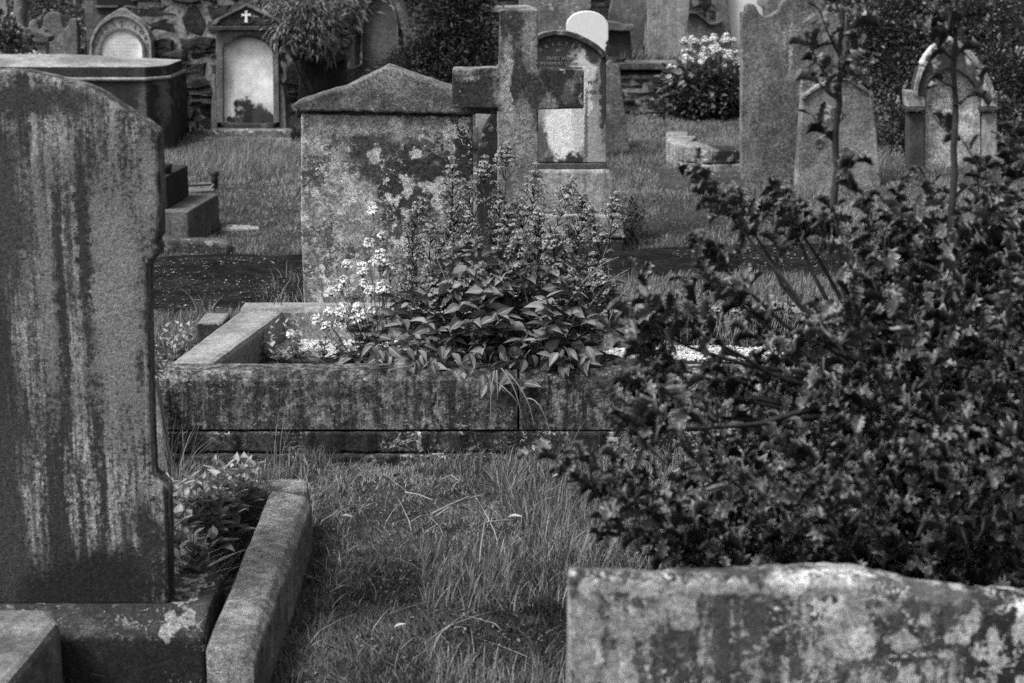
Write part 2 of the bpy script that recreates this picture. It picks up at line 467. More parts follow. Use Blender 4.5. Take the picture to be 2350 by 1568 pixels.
# ============================================================ GROUND, PATH
def grid_mesh(name, xs, ys, fz):
    X, Yg = np.meshgrid(xs, ys); Z = fz(X, Yg); V = np.stack([X.ravel(), Yg.ravel(), Z.ravel()], 1)
    n, m = len(xs), len(ys); i = np.arange(n - 1)[None, :] + (np.arange(m - 1) * n)[:, None]
    F = np.stack([i, i + 1, i + n + 1, i + n], -1).reshape(-1, 4)
    return raw_mesh(name, V, None, F, None, True)
def axis(fine0, fine1, step, far):
    a = list(np.arange(fine0, fine1, step)); 
    return np.array([-far, -far / 3, fine0 - 10] + a + [fine1 + 10, far / 3, far]) if fine0 < 0 else np.array([-far, -30, fine0 - 3] + a + [fine1 + 10, far / 2, far])
EDGE_Y = 16.45
def ground_z(x, y):
    z = hgt_np(x, y); far = (np.abs(x) > 8) | (y < 1) | (y > 18)
    return np.where(far, 0., z) - np.where(y > EDGE_Y + .6, .02, 0)
g_ = link('ground', grid_mesh('ground', axis(-6, 6, .09, 300), axis(1.2, 18, .09, 300), ground_z), M_soil); g_['kind'] = 'structure'
# raised terrace behind the low wall on the right and behind the rubble wall on the left
def terr(x, y): return np.full_like(x, .47) + .01 * np.sin(x * 3) * np.cos(y * 2)
g2 = link('terrace_ground', grid_mesh('terrace_ground', np.concatenate([[-120, -40], np.linspace(-7, 9, 80), [40, 120]]), np.concatenate([np.linspace(EDGE_Y + .12, 28, 60), [60, 250]]), terr), M_soil); g2['kind'] = 'structure'

PATH_N = [(200, 606), (520, 592), (700, 588), (1100, 582), (1430, 577), (1560, 571), (1720, 573), (2000, 575), (2600, 580)]
PATH_S = [(200, 735), (520, 722), (700, 700), (1100, 668), (1430, 634), (1560, 634), (1720, 632), (2000, 630), (2600, 625)]
pn = [G(u, v) for u, v in PATH_N]; ps = [G(u, v) for u, v in PATH_S]
def path_bounds(x):
    return np.interp(x, [p.x for p in ps], [p.y for p in ps]), np.interp(x, [p.x for p in pn], [p.y for p in pn])
xs = np.linspace(-5.6, 6.2, 160); rows = []
for k in range(14):
    a, b = path_bounds(xs); wob = .03 * np.sin(xs * 7) + .02 * np.sin(xs * 17 + 1)
    y = a + (b - a) * k / 13 + (wob if k in (0, 13) else 0)
    rows.append(np.stack([xs, y, hgt_np(xs, y) + .008], 1))
V = np.concatenate(rows); i = np.arange(159)[None, :] + (np.arange(13) * 160)[:, None]
F = np.stack([i, i + 1, i + 161, i + 160], -1).reshape(-1, 4)
pth = link('path', raw_mesh('path', V, None, F, None, True), M_path); pth['kind'] = 'structure'

# ============================================================ CENTRAL PLOT KERB
ZK = .295
M_k1 = stone('kerb sandstone', .21, .020, 1., .6, .12, .34, 1., lscale=60, pth=.53, gscale=1.9, bump=.6, ragk=2.5, ssoft=2., sth=.505)
M_k2 = stone('kerb top sandstone', .22, .05, .2, .35, .08, .28, .5, lscale=30, pth=.55)
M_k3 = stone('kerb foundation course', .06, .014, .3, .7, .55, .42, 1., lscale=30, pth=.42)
kr = thing('plot_kerb', 'long low stone kerb round the central grave plot, stained black, flowers growing over it', 'grave kerb', (0, 5.5, 0))
Yf = 5.375
def XU(u, v, z): return G(u, v, z)
xl = P(372, 870, Yf).x; xj = P(1190, 870, Yf).x; xr = 1.62
def kerb_bar(name, x0, x1, y0, y1, z0, z1, ch, mat, par):
    # cross-section with a chamfer on both top edges, running along x
    prof = [(y0, z0), (y0, z1 - ch), (y0 + ch * .7, z1), (y1 - ch * .7, z1), (y1, z1 - ch), (y1, z0)]
    n = max(2, int((x1 - x0) / .05)); V = []; F = []
    for i in range(n + 1):
        x = x0 + (x1 - x0) * i / n
        for j, (y, z) in enumerate(prof):
            jy = rnd.uniform(-.0015, .0015) if 0 < i < n else 0
            V.append((x, y + jy, z + (rnd.uniform(-.0015, .0015) if j in (1, 2, 3, 4) and 0 < i < n else 0)))
    m = len(prof)
    for i in range(n):
        for j in range(m):
            F.append([i * m + j, (i + 1) * m + j, (i + 1) * m + (j + 1) % m, i * m + (j + 1) % m][::-1])
    F.append(list(range(m))[::-1][::-1]); F.append([n * m + j for j in range(m)][::-1])
    o = py_mesh(name, V, F, mat, par, .003)
    bpy_fix_normals(o); return o
import bmesh
def bpy_fix_normals(o):
    b = bmesh.new(); b.from_mesh(o.data); bmesh.ops.recalc_face_normals(b, faces=b.faces); b.to_mesh(o.data); b.free()
kerb_bar('front_kerb', xl, xj - .003, Yf, Yf + .135, .103, ZK, .03, M_k1, kr)
kerb_bar('front_kerb', xj + .003, xr, Yf + .003, Yf + .137, .101, ZK - .002, .03, M_k1, kr)
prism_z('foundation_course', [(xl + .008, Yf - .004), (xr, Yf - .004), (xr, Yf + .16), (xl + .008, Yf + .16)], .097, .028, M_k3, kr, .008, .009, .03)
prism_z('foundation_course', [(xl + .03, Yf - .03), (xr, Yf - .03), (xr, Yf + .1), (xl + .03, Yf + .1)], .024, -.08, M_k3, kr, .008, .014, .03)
Yb = G(600, 693, ZK).y
xbl = G(563, 693, ZK).x; xil = G(655, 708, ZK).x
prism_z('side_kerb', [(xl, Yf + .138), (xl + .145, Yf + .138), (xil, Yb - .13), (xbl, Yb - .13)], ZK - .001, -.05, M_k2, kr, .02, .002)
kerb_bar('back_kerb', xbl, xr, Yb - .127, Yb, -.05, ZK, .015, M_k2, kr)
prism_z('side_kerb', [(xr - .14, Yf + .14), (xr, Yf + .14), (xr, Yb - .13), (xr - .14, Yb - .13)], ZK - .001, -.05, M_k2, kr, .02, .002)
# fill of the plot and white chippings
ZS = .165
ms = grid_mesh('x', np.linspace(xl + .1, xr - .1, 90), np.linspace(Yf + .12, Yb - .11, 40), lambda x, y: ZS + .012 * np.sin(x * 9) * np.cos(y * 11) - .3 * (x < (xl + .13 + (y - Yf - .13) * (xil - xl - .145) / (Yb - Yf - .27)) - .02))
so_ = link('plot_soil', ms, M_soil); so_['kind'] = 'structure'
# chippings: small faceted stones
def chips(name, cx, cy, rx, ry, n, size, mat, label, z):
    a = rng.uniform(0, 6.283, n); q = np.sqrt(rng.uniform(0, 1, n))
    px = cx + rx * q * np.cos(a); py = cy + ry * q * np.sin(a)
    o8 = np.array([(1, 0, 0), (0, 1, 0), (-1, 0, 0), (0, -1, 0), (0, 0, 1), (0, 0, -1)], float)
    f8 = np.array([(0, 1, 4), (1, 2, 4), (2, 3, 4), (3, 0, 4), (1, 0, 5), (2, 1, 5), (3, 2, 5), (0, 3, 5)])
    sc = rng.uniform(.5, 1.2, (n, 1, 3)) * size
    rot = rng.uniform(0, 6.28, n); c_, s_ = np.cos(rot)[:, None], np.sin(rot)[:, None]
    L = o8[None] * sc + rng.normal(0, size * .18, (n, 6, 3))
    V = np.stack([L[..., 0] * c_ - L[..., 1] * s_ + px[:, None], L[..., 0] * s_ + L[..., 1] * c_ + py[:, None], L[..., 2] * .6 + z + rng.uniform(0, .012, (n, 1))], 2)
    F = (f8[None] + (np.arange(n) * 6)[:, None, None]).reshape(-1, 3)
    o = link(name, raw_mesh(name, V.reshape(-1, 3), F, None, {'tone': np.repeat(rng.uniform(0, 1, n), 6)}), mat)
    return setp(o, label, 'gravel', None, 'stuff')
M_chip = leafmat('white chippings', .2, .58, .8, .3, None, 0)
p0 = G(770, 800, ZS); chips('gravel', p0.x, p0.y, .26, .16, 5200, .008, M_chip, 'white stone chippings at the left end of the central grave plot', ZS)
p0 = G(1600, 815, ZS); chips('gravel', p0.x, p0.y, .34, .11, 3600, .008, M_chip, 'white stone chippings seen through the holly at the right of the plot', ZS)

# ============================================================ PEDIMENTED SANDSTONE HEADSTONE (behind the plot)
Yp = 6.66
pd = thing('headstone', 'broad lichen-blotched headstone with a triangular pediment cap behind the flowering plot', 'headstone', (P(888, 690, Yp).x, Yp, 0))
M_pf = stone('lichened sandstone face', .27, .04, .3, .75, .6, .62, .95, root=pd, lscale=17, ragk=1.6, pth=.52, gscale=2., blobs=[
    (895, 425, Yp, 55, 100, .035, .5), (975, 400, Yp, 75, 95, .035, .5), (1062, 340, Yp, 26, 75, .028, .4), (1070, 410, Yp, 18, 45, .03, .4),
    (955, 470, Yp, 50, 60, .045, .5), (860, 350, Yp, 40, 55, .06, .6), (930, 310, Yp, 45, 25, .14, .5), (880, 290, Yp, 160, 22, .30, .5),
    (955, 355, Yp, 14, 11, .5, .25), (862, 355, Yp, 16, 18, .42, .3), (935, 432, Yp, 12, 20, .42, .3), (1000, 430, Yp, 36, 16, .42, .35), (890, 453, Yp, 9, 9, .48, .3), (913, 455, Yp, 8, 9, .45, .3),
    (812, 432, Yp, 22, 30, .40, .4), (700, 330, Yp, 10, 10, .42, .3), (1005, 465, Yp, 13, 20, .45, .3), (840, 480, Yp, 35, 60, .27, .5)])
M_pc = stone('mossy pediment', .15, .04, .1, .5, .3, .27, 1., root=pd, lscale=34, pth=.5, gscale=2)
slab('slab', [(691, 262), (1084, 268), (1086, 700), (1086, None), (691, None), (690, 500)], Yp, .1, M_pf, pd, bevel=.006, jit=.0015)
slab('pediment', [(674, 248), (673, 238), (720, 222), (800, 196), (862, 166), (886, 152), (905, 158), (960, 178), (1036, 203), (1150, 244), (1172, 252), (1168, 262), (1086, 263), (960, 261), (800, 256), (690, 257)], Yp - .03, .17, M_pc, pd, bevel=.012, jit=.003, step=.02)
slab('neck', [(694, 250), (1082, 250), (1082, 275), (694, 275)], Yp + .02, .07, M_pc, pd, bevel=0, jit=0)

# ============================================================ STONE CROSS
Yc = 6.32
Yc = 6.50
cr = thing('cross', 'tall plain stone cross with square arms rising behind the red valerian', 'gravestone', (P(1188, 700, Yc).x, Yc, ZK))
M_cr = stone('cross sandstone', .22, .035, .35, .35, .05, .35, .9, root=cr, gscale=2.2, pth=.55, blobs=[
    (1080, 200, Yc, 70, 60, .035, .5), (1290, 200, Yc, 75, 60, .032, .5), (1172, 75, Yc, 26, 60, .05, .6), (1200, 160, Yc, 36, 55, .045, .5),
    (1165, 200, Yc, 13, 110, .3, .6), (1228, 240, Yc, 12, 70, .045, .5), (1305, 215, Yc, 14, 26, .09, .6), (1190, 320, Yc, 40, 55, .22, .7), (1215, 90, Yc, 16, 55, .2, .7), (1182, 198, Yc, 10, 40, .04, .5)])
slab('cross_stone', [(1146, 24), (1234, 22), (1236, 158), (1340, 160), (1340, 250), (1235, 252), (1237, 480), (1236, 705), (1141, 705), (1142, 480), (1141, 250), (1037, 248), (1038, 158), (1143, 156), (1145, 90)], Yc, .115, M_cr, cr, bevel=.006, jit=.001)
prism_z('cross_base', [(P(1110, 690, Yc).x, Yc - .03), (P(1270, 690, Yc).x, Yc - .03), (P(1270, 690, Yc).x, Yc + .14), (P(1110, 690, Yc).x, Yc + .14)], ZK + .02, -.03, M_k2, cr, .01)

# ============================================================ ARCHED STONE WITH WHITE CENTRE ON TWO BASES
Ya = 9.25
ar = thing('headstone', 'round-topped headstone with raised lettering and a bleached white patch, half behind the cross', 'headstone', (P(1290, 570, Ya).x, Ya, 0))
M_ar = stone('arched stone', .30, .035, .35, .1, 0, .4, .22, root=ar, gscale=1.8, pth=.56, blobs=[
    (1262, 140, Ya, 95, 62, .05, .45), (1300, 110, Ya, 75, 45, .04, .5), (1292, 315, Ya, 48, 92, .72, .6), (1330, 230, Ya, 26, 110, .52, .5),
    (1250, 372, Ya, 32, 26, .04, .6), (1320, 372, Ya, 40, 14, .04, .6), (1362, 330, Ya, 20, 100, .30, .5), (1386, 180, Ya, 9, 120, .04, .5), (1345, 300, Ya, 4, 90, .12, .7), (1240, 330, Ya, 14, 50, .10, .7)])
M_arb = stone('arched stone base', .27, .05, .5, .3, 0, .3, .6, root=ar, gscale=1.6, pth=.52)
top = arc(1283, 240, 112, 172, 22, 158, 16)
top = [(1391, 130), (1388, 118), (1372, 104), (1350, 91), (1325, 79), (1297, 71), (1272, 70), (1245, 76), (1220, 88), (1200, 103), (1180, 126)]
slab('slab', [(1392, 374), (1391, 240)] + top + [(1178, 250), (1176, 374)], Ya, .11, M_ar, ar, bevel=.006, jit=.0006)
inn = [(1381, 135), (1378, 125), (1364, 113), (1345, 101), (1322, 90), (1296, 82), (1272, 81), (1248, 87), (1224, 98), (1205, 112), (1188, 132)]
loft_strip('arch_moulding', top, inn, Ya - .022, Ya + .004, M_ar, ar, .004)
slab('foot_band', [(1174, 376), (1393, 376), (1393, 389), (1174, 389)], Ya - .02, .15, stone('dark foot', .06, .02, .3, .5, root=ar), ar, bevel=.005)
slab('upper_base', [(1168, 391), (1400, 391), (1408, 410), (1405, 492), (1160, 492), (1160, 410)], Ya - .06, .24, M_arb, ar, bevel=.015)
slab('lower_base', [(1140, 494), (1427, 494), (1434, 548), (1132, 548)], Ya - .11, .34, M_arb, ar, bevel=.012)
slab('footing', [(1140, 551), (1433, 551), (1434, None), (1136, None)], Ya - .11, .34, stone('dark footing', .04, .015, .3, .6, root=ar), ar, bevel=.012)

def glyphs(txt, size):
    cu = bpy.data.curves.new('t', 'FONT'); cu.body = txt; cu.size = size; cu.extrude = size * .06; cu.align_x = 'CENTER'; cu.resolution_u = 2
    o = bpy.data.objects.new('t', cu); C.objects.link(o); dg = bpy.context.evaluated_depsgraph_get()
    me = bpy.data.meshes.new_from_object(o.evaluated_get(dg)); C.objects.unlink(o); bpy.data.objects.remove(o)
    V = [tuple(v.co) for v in me.vertices]; F = [tuple(p.vertices) for p in me.polygons]; bpy.data.meshes.remove(me)
    return V, F
def lettering(name, items, mat, parent, Y):
    """items: (text, u, v, px height, tilt deg); upright letters on the plane Y"""
    AV = []; AF = []
    for (txt, u, v, h, tilt) in items:
        k = Y * 1.03 / FPX; V, F = glyphs(txt, h * k * 1.4); q = P(u, v, Y); c_, s_ = math.cos(R(tilt)), math.sin(R(tilt)); n = len(AV)
        for (x, y, z) in V: AV.append((q.x + x * c_ - y * s_, Y - z, q.z + x * s_ + y * c_))
        AF += [tuple(i + n for i in f) for f in F]
    return py_mesh(name, AV, AF, mat, parent)
M_let = plain('worn pale lettering', .2, .9, .5, 90)
M_letd = plain('worn dark lettering', .09, .9, .5, 90)
arcl = [(c_, 1278 - 62 + 15.5 * i, 0, 8, 0) for i, c_ in enumerate('ERECTED')]
it = []
for i, ch in enumerate('ERECTED'):
    a = R(128 - i * 12.6); it.append((ch, 1285 + 68 * math.cos(a), 166 - 62 * math.sin(a), 8.5, math.degrees(a) - 90))
it += [('BY', 1282, 120, 7, 0), ('MARY WEIR', 1286, 138, 8, 0), ('IN MEMORY OF HER', 1284, 149, 6.5, 0), ('JAMES', 1262, 161, 6, 0)]
lettering('carved_word', it[:7], M_let, ar, Ya - .001)
for x_ in it[7:]: lettering('carved_line', [x_], M_let, ar, Ya - .001)
for x_ in [('M', 1353, 193, 8, 0), ('WEIR', 1356, 215, 8, 0)]: lettering('carved_line', [x_], M_letd, ar, Ya - .001)

# dark round stone glimpsed between pediment and cross
Yd = 8.3
dk = thing('headstone', 'dark round-shouldered headstone glimpsed between the pediment and the cross shaft', 'headstone', (P(1150, 600, Yd).x, Yd, 0))
slab('slab', [(1096, None), (1093, 380)] + arc(1165, 370, 70, 125, 178, 90, 10) + arc(1165, 370, 66, 125, 88, 2, 8) + [(1232, 380), (1232, None)], Yd, .1, stone('black algae stone', .03, .012, .3, .5, .1, .2, .8, root=dk), dk, bevel=.01)

# ============================================================ FOREGROUND LEFT HEADSTONE
Yl = 3.79
fl = thing('headstone', 'large round-topped headstone with dark vertical streaks, nearest the camera at the left edge', 'headstone', (P(0, 1390, Yl).x, Yl, 0))
M_fl = stone('streaked grey stone', .31, .024, 1., .45, .0, .4, .75, root=fl, gscale=1.6, pth=.56, bump=.7, ssoft=1.7, ragk=1.9, sth=.49, blobs=[
    (200, 1355, Yl, 340, 95, .022, 1.), (15, 1150, Yl, 45, 330, .06, .8), (270, 700, Yl, 60, 300, .24, .9), (340, 430, Yl, 26, 120, .22, .9), (110, 700, Yl, 18, 240, .22, .8),
    (10, 500, Yl, 55, 200, .07, .9), (190, 560, Yl, 16, 200, .045, .7), (60, 230, Yl, 150, 30, .06, .9), (345, 1230, Yl, 40, 90, .04, .8)])
half = [(0, 161), (50, 164), (117, 178), (160, 188), (201, 201), (242, 223), (285, 252), (322, 275), (363, 304), (365, 400), (366, 545), (356, 560), (366, 572), (362, 588), (350, 600), (338, 614), (341, 800), (346, 1000), (350, 1092), (384, 1124), (387, 1260), (388, 1389)]
slab('slab', half + [(-u, v) for u, v in half[::-1][:-1]], Yl, .075, M_fl, fl, bevel=.007, jit=.0008, step=.02)
M_pl = stone('black lichened plinth', .05, .014, .3, .7, .2, .3, 1., root=fl, lscale=26, pth=.42, blobs=[(398, 1428, 3.74, 22, 26, .22, .15), (436, 1404, 3.77, 20, 13, .2, .15)])
xa = P(-420, 1466, 3.69).x; xb = P(468, 1466, 3.69).x
V = []
prof = [(3.69, -.05), (3.69, .10), (3.775, .142), (3.99, .142), (3.99, -.05)]
for x in (xa, xb): V += [(x, y, z) for y, z in prof]
o = py_mesh('plinth', V, [[0, 1, 2, 3, 4], [5, 9, 8, 7, 6]] + [[i, i + 5, (i + 1) % 5 + 5, (i + 1) % 5] for i in range(5)], M_pl, fl, .008); bpy_fix_normals(o)

# kerb coming towards the camera, bottom left corner
bl = thing('kerb_stone', 'block of grave kerb with a slanting top in the bottom left corner of the photo', 'grave kerb', (G(60, 1500, .17).x, 3.5, 0))
M_bl = stone('rough grey kerb', .22, .03, .2, .4, .1, .35, .7, root=bl, pth=.53, gscale=1.5)
pp = [G(-420, 1394, .175), G(112, 1394, .175), G(136, 1426, .175), G(-180, 1810, .175), G(-700, 1810, .175)]
prism_z('kerb_block', [(p.x, p.y) for p in pp], .175, -.05, M_bl, bl, .018, .003)

# ============================================================ NEAR GRAVE KERB (right of the foreground headstone)
nk = thing('grave_kerb', 'pale worn stone kerb running back from the plinth of the near left headstone', 'grave kerb', (G(590, 1350, .14).x, 4.0, 0))
M_nk = stone('pale worn kerb', .25, .04, .3, .5, .1, .35, 1., root=nk, gscale=2, pth=.56, bump=.8)
zt = .15
def rail(name, L0, R0, R1, L1, ztop, ch, zb, mat, par, jit=.002):
    """bar with chamfered long edges: corner points of the top (world), from near to far"""
    V = []; F = []; n = 14
    for i in range(n + 1):
        t_ = i / n; a = L0.lerp(L1, t_); b = R0.lerp(R1, t_); u = (b - a).normalized()
        j = lambda: rnd.uniform(-jit, jit)
        row = [(a.x, a.y, zb), (a.x + j(), a.y, ztop - ch * .6), (a.x + u.x * ch * .7, a.y + u.y * ch * .7, ztop + j()), (b.x - u.x * ch * 1.1, b.y - u.y * ch * 1.1, ztop + j()), (b.x + j(), b.y, ztop - ch * 1.1), (b.x, b.y, zb)]
        V += row
    for i in range(n):
        for k in range(6): F.append([i * 6 + k, (i + 1) * 6 + k, (i + 1) * 6 + (k + 1) % 6, i * 6 + (k + 1) % 6])
    F += [list(range(6)), [n * 6 + k for k in range(6)]]
    o = py_mesh(name, V, F, mat, par, .006); bpy_fix_normals(o); return o
rail('side_rail', G(470, 1478, zt), G(580, 1510, zt), G(716, 1141, zt), G(618, 1124, zt), zt, .022, -.05, M_nk, nk)
e0 = [G(385, 1124, .155), G(708, 1119, .155), G(706, 1098, .155), G(385, 1101, .155)]
prism_z('end_rail', [(p.x, p.y) for p in e0], .155, -.05, M_nk, nk, .012, .003)
o = prism_z('side_rail', [(P(-380, 1400, 4.0).x, 4.0), (P(-300, 1400, 4.0).x, 4.0), (P(-300, 1400, 4.0).x, 4.7), (P(-380, 1400, 4.0).x, 4.7)], .14, -.05, M_nk, nk, .012, .003)

# pale board-like upright seen in the slot beside the front kerb
sl = thing('stone_slab', 'narrow pale stone slab on edge squeezed between the near headstone and the long kerb', 'stone slab', (P(352, 950, 5.3).x, 5.3, 0))
slab('slab', [(330, 868), (356, 872), (362, 900), (361, None), (330, None)], 5.30, .05, stone('pale slab', .3, .06, .5, .2, root=sl), sl)

# ============================================================ FOREGROUND RIGHT HEADSTONE TOP
Yr = 2.45
fr = thing('headstone', 'blurred light grey headstone top covered in pale lichen blots, nearest at the bottom right', 'headstone', (P(1850, 1500, Yr).x, Yr, 0))
M_fr = stone('blotched pale stone', .37, .045, 1., .9, .5, .62, .8, root=fr, lscale=22, gscale=2.55, pth=.48, ragk=1.6, sth=.5, blobs=[
    (1340, 1480, Yr, 40, 150, .27, .3), (1500, 1350, Yr, 190, 18, .34, .5), (1950, 1430, Yr, 55, 130, .33, .25), (1560, 1400, Yr, 45, 40, .32, .3), (1450, 1430, Yr, 60, 40, .31, .3), (1420, 1560, Yr, 30, 90, .3, .3),
    (1880, 1350, Yr, 150, 20, .3, .5), (2330, 1470, Yr, 130, 190, .03, .5), (2120, 1360, Yr, 120, 26, .1, .7), (1700, 1350, Yr, 50, 20, .3, .5), (2080, 1470, Yr, 30, 36, .34, .2), (2080, 1560, Yr, 26, 30, .34, .2), (2230, 1430, Yr, 22, 26, .38, .2), (2290, 1520, Yr, 20, 22, .36, .2), (2170, 1500, Yr, 17, 14, .36, .2)])  # the large dark blob paints shadow over the right end
# shaped top: wavy front edge and back edge, so that the top face rolls and sinks to the right
us = np.linspace(1306, 2420, 60)
def topf(u): return np.interp(u, [1306, 1320, 1500, 1700, 1900, 1960, 2030, 2120, 2250, 2420], [1318, 1312, 1320, 1322, 1330, 1332, 1342, 1362, 1385, 1400])
def topb(u): return np.interp(u, [1306, 1320, 1400, 1500, 1700, 1900, 1960, 2030, 2120, 2250, 2420], [1306, 1300, 1302, 1306, 1296, 1286, 1288, 1300, 1320, 1338, 1345])
TH = .085
V = []; F = []
for u in us:
    j = rnd.uniform(-2.2, 2.2)
    f = P(u, topf(u) + j, Yr); b = P(u, topb(u) + j * 1.2, Yr + .0) ; zb_ = CAM_H + (b.z - CAM_H) * (Yr + TH) / Yr
    x2 = f.x
    if u < 1310: x2 = f.x
    bx = f.x
    V += [(f.x + (.016 if u < 1307 else 0), Yr, -.05), (f.x, Yr, f.z - .012), (f.x, Yr + .010, f.z + .001), (bx, Yr + TH * .5, (f.z + zb_) / 2 + .004 + rnd.uniform(-.001, .001)), (bx, Yr + TH - .01, zb_), (bx, Yr + TH, zb_ - .012), (bx, Yr + TH, -.05)]
m = 7
for i in range(len(us) - 1):
    for k in range(m): F.append([i * m + k, (i + 1) * m + k, (i + 1) * m + (k + 1) % m, i * m + (k + 1) % m])
F += [list(range(m)), [(len(us) - 1) * m + k for k in range(m)]]
o = py_mesh('slab', V, F, M_fr, fr, .004); bpy_fix_normals(o)

# ============================================================ LEFT MIDDLE: STEPPED BASE, LOW STONES
sb = thing('stepped_base', 'two-stepped dark stone monument base beside the edge of the near left headstone', 'monument base', (G(400, 520).x, 9.6, 0))
M_sb = stone('step stone', .13, .03, .5, .4, 0, .3, .7, root=sb, gscale=1.6, pth=.5)
M_sbd = stone('dark step stone', .03, .012, .3, .5, 0, .3, .7, root=sb, gscale=1.6)
q = [G(180, 485, .18), G(431, 486, .18), G(502, 445, .18), G(260, 443, .18)]
prism_z('lower_step', [(p.x, p.y) for p in q], .18, -.04, M_sb, sb, .008, .001)
q = [G(180, 478, .183), G(386, 479, .183), G(434, 449, .183), G(250, 447, .183)]
prism_z('upper_step', [(p.x, p.y) for p in q], .36, .183, M_sbd, sb, .008, .001)
kz = thing('kerb_stone', 'short rounded kerb stone with a mossy pale top lying beside the dark path', 'grave kerb', (G(440, 585).x, 9.1, 0))
M_kz = stone('mossy kerb', .10, .02, .3, .6, .3, .32, .9, root=kz, lscale=14, pth=.45)
slab('stone', [(372, 552), (500, 557), (522, 562), (527, 575), (522, 594), (440, 595), (372, 592), (362, 575)], 9.05, .14, M_kz, kz, bevel=.03, jit=.002)
ks = thing('kerb_stone', 'half-sunk flat kerb stone with a white top edge beyond the stepped base', 'grave kerb', (G(560, 530).x, 9.9, 0))
M_ks = stone('sunken kerb', .08, .02, .3, .6, root=ks, blobs=[(560, 527, 9.85, 60, 5, .25, .5)])
slab('stone', [(500, 521), (600, 527), (636, 535), (640, None), (500, None)], 9.85, .12, M_ks, ks, bevel=.008)
pk = thing('kerb_stone', 'small dark square stone end poking out of the grass by the left side kerb', 'grave kerb', (G(475, 760).x, 6.9, 0))
slab('stone', [(449, 745), (462, 737), (512, 738), (516, 760), (514, 790), (452, 790)], 6.55, .16, stone('dark stone end', .05, .015, .3, .6, root=pk, blobs=[(485, 740, 6.55, 34, 5, .2, .5)]), pk, bevel=.01)
# flat ledger beyond the steps
lg = thing('ledger_stone', 'small pale flat grave marker in the grass behind the stepped base', 'ledger stone', (G(460, 440).x, 10.9, 0))
q = [G(430, 440, .06), G(492, 436, .06), G(490, 418, .06), G(436, 420, .06)]
prism_z('ledger', [(p.x, p.y) for p in q], .06, -.03, stone('pale ledger', .2, .05, .2, .4, root=lg), lg, .006)
def lathe(name, prof, mat, parent, loc, sides=14):
    V = []; F = []
    for (r, z) in prof:
        for k in range(sides): V.append((loc[0] + r * math.cos(6.2832 * k / sides), loc[1] + r * math.sin(6.2832 * k / sides), loc[2] + z))
    for i in range(len(prof) - 1):
        for k in range(sides): F.append([i * sides + k, i * sides + (k + 1) % sides, (i + 1) * sides + (k + 1) % sides, (i + 1) * sides + k])
    F.append(list(range(sides))[::-1]); F.append([(len(prof) - 1) * sides + k for k in range(sides)])
    return py_mesh(name, V, F, mat, parent, 0, True)
q = G(494, 452)
po = thing('railing_post', 'short black iron post with a flared top standing in the grass behind the steps', 'iron post', q)
lathe('post', [(.03, 0), (.032, .03), (.022, .04), (.02, .1), (.026, .105), (.02, .12), (.03, .15), (.03, .165)], M_black, po, q)
tube('broken_rail', [q + Vector((-.02, 0, .08)), q + Vector((-.18, -.03, .075))], .009, .009, M_black, po)
tube('prop', [q + Vector((-.0, -.03, .085)), q + Vector((-.075, -.08, .0))], .01, .01, stone('prop', .14, .05), po, 4)
q = G(446, 476)
p2 = thing('railing_post', 'squat black iron post stub just behind the lower step', 'iron post', q)
lathe('post', [(.018, 0), (.02, .02), (.03, .035), (.034, .05), (.028, .07), (.014, .078)], M_black, p2, q)
q = G(380, 398, .36)
p3 = thing('flower_pot', 'little dark pot sitting on the upper step of the stepped base', 'pot', q)
lathe('pot', [(.03, 0), (.036, .03), (.04, .05), (.034, .055), (.03, .03)], M_black, p3, q)

# ============================================================ CHEST TOMB
Yt = 13.4
ct = thing('chest_tomb', 'long dark chest tomb with a pale low hipped lid, behind the near left headstone', 'chest tomb', (P(150, 330, Yt).x, Yt, 0))
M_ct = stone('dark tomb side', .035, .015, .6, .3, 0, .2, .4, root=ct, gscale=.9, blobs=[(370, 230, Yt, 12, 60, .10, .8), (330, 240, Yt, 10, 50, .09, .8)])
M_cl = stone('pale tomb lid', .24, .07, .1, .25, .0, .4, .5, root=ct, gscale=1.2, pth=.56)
zl = P(0, 155, Yt).z; zl2 = P(0, 177, Yt).z; zb1 = P(0, 186, Yt).z
xL = P(-260, 155, Yt).x; xR1 = P(333, 155, Yt).x; xR2 = P(369, 155, Yt).x
fan = [(xL, Yt), (xR1, Yt), (xR2 + .02, Yt + .16), (xR2 + .02, Yt + .78), (xL, Yt + .78)]
# lid fascia (dark) and coped top (pale)
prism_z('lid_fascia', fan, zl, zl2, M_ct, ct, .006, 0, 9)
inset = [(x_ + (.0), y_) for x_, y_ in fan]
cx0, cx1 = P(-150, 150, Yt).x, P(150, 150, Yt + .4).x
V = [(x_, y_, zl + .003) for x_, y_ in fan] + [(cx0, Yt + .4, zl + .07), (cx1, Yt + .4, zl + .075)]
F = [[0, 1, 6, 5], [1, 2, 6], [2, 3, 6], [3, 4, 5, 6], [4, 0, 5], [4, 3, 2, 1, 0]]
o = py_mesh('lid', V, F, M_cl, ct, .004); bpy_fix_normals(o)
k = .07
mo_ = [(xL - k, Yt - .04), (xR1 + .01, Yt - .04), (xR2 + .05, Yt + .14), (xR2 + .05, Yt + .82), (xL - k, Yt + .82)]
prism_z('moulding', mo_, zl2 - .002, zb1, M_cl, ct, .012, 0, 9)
prism_z('body', [(x_ - .0 if x_ < 0 else x_, y_) for x_, y_ in [(xL, Yt - .02), (xR1 + .0, Yt - .02), (xR2 + .045, Yt + .15), (xR2 + .045, Yt + .8), (xL, Yt + .8)]], zb1 - .002, -.05, M_ct, ct, .01, 0, 9)

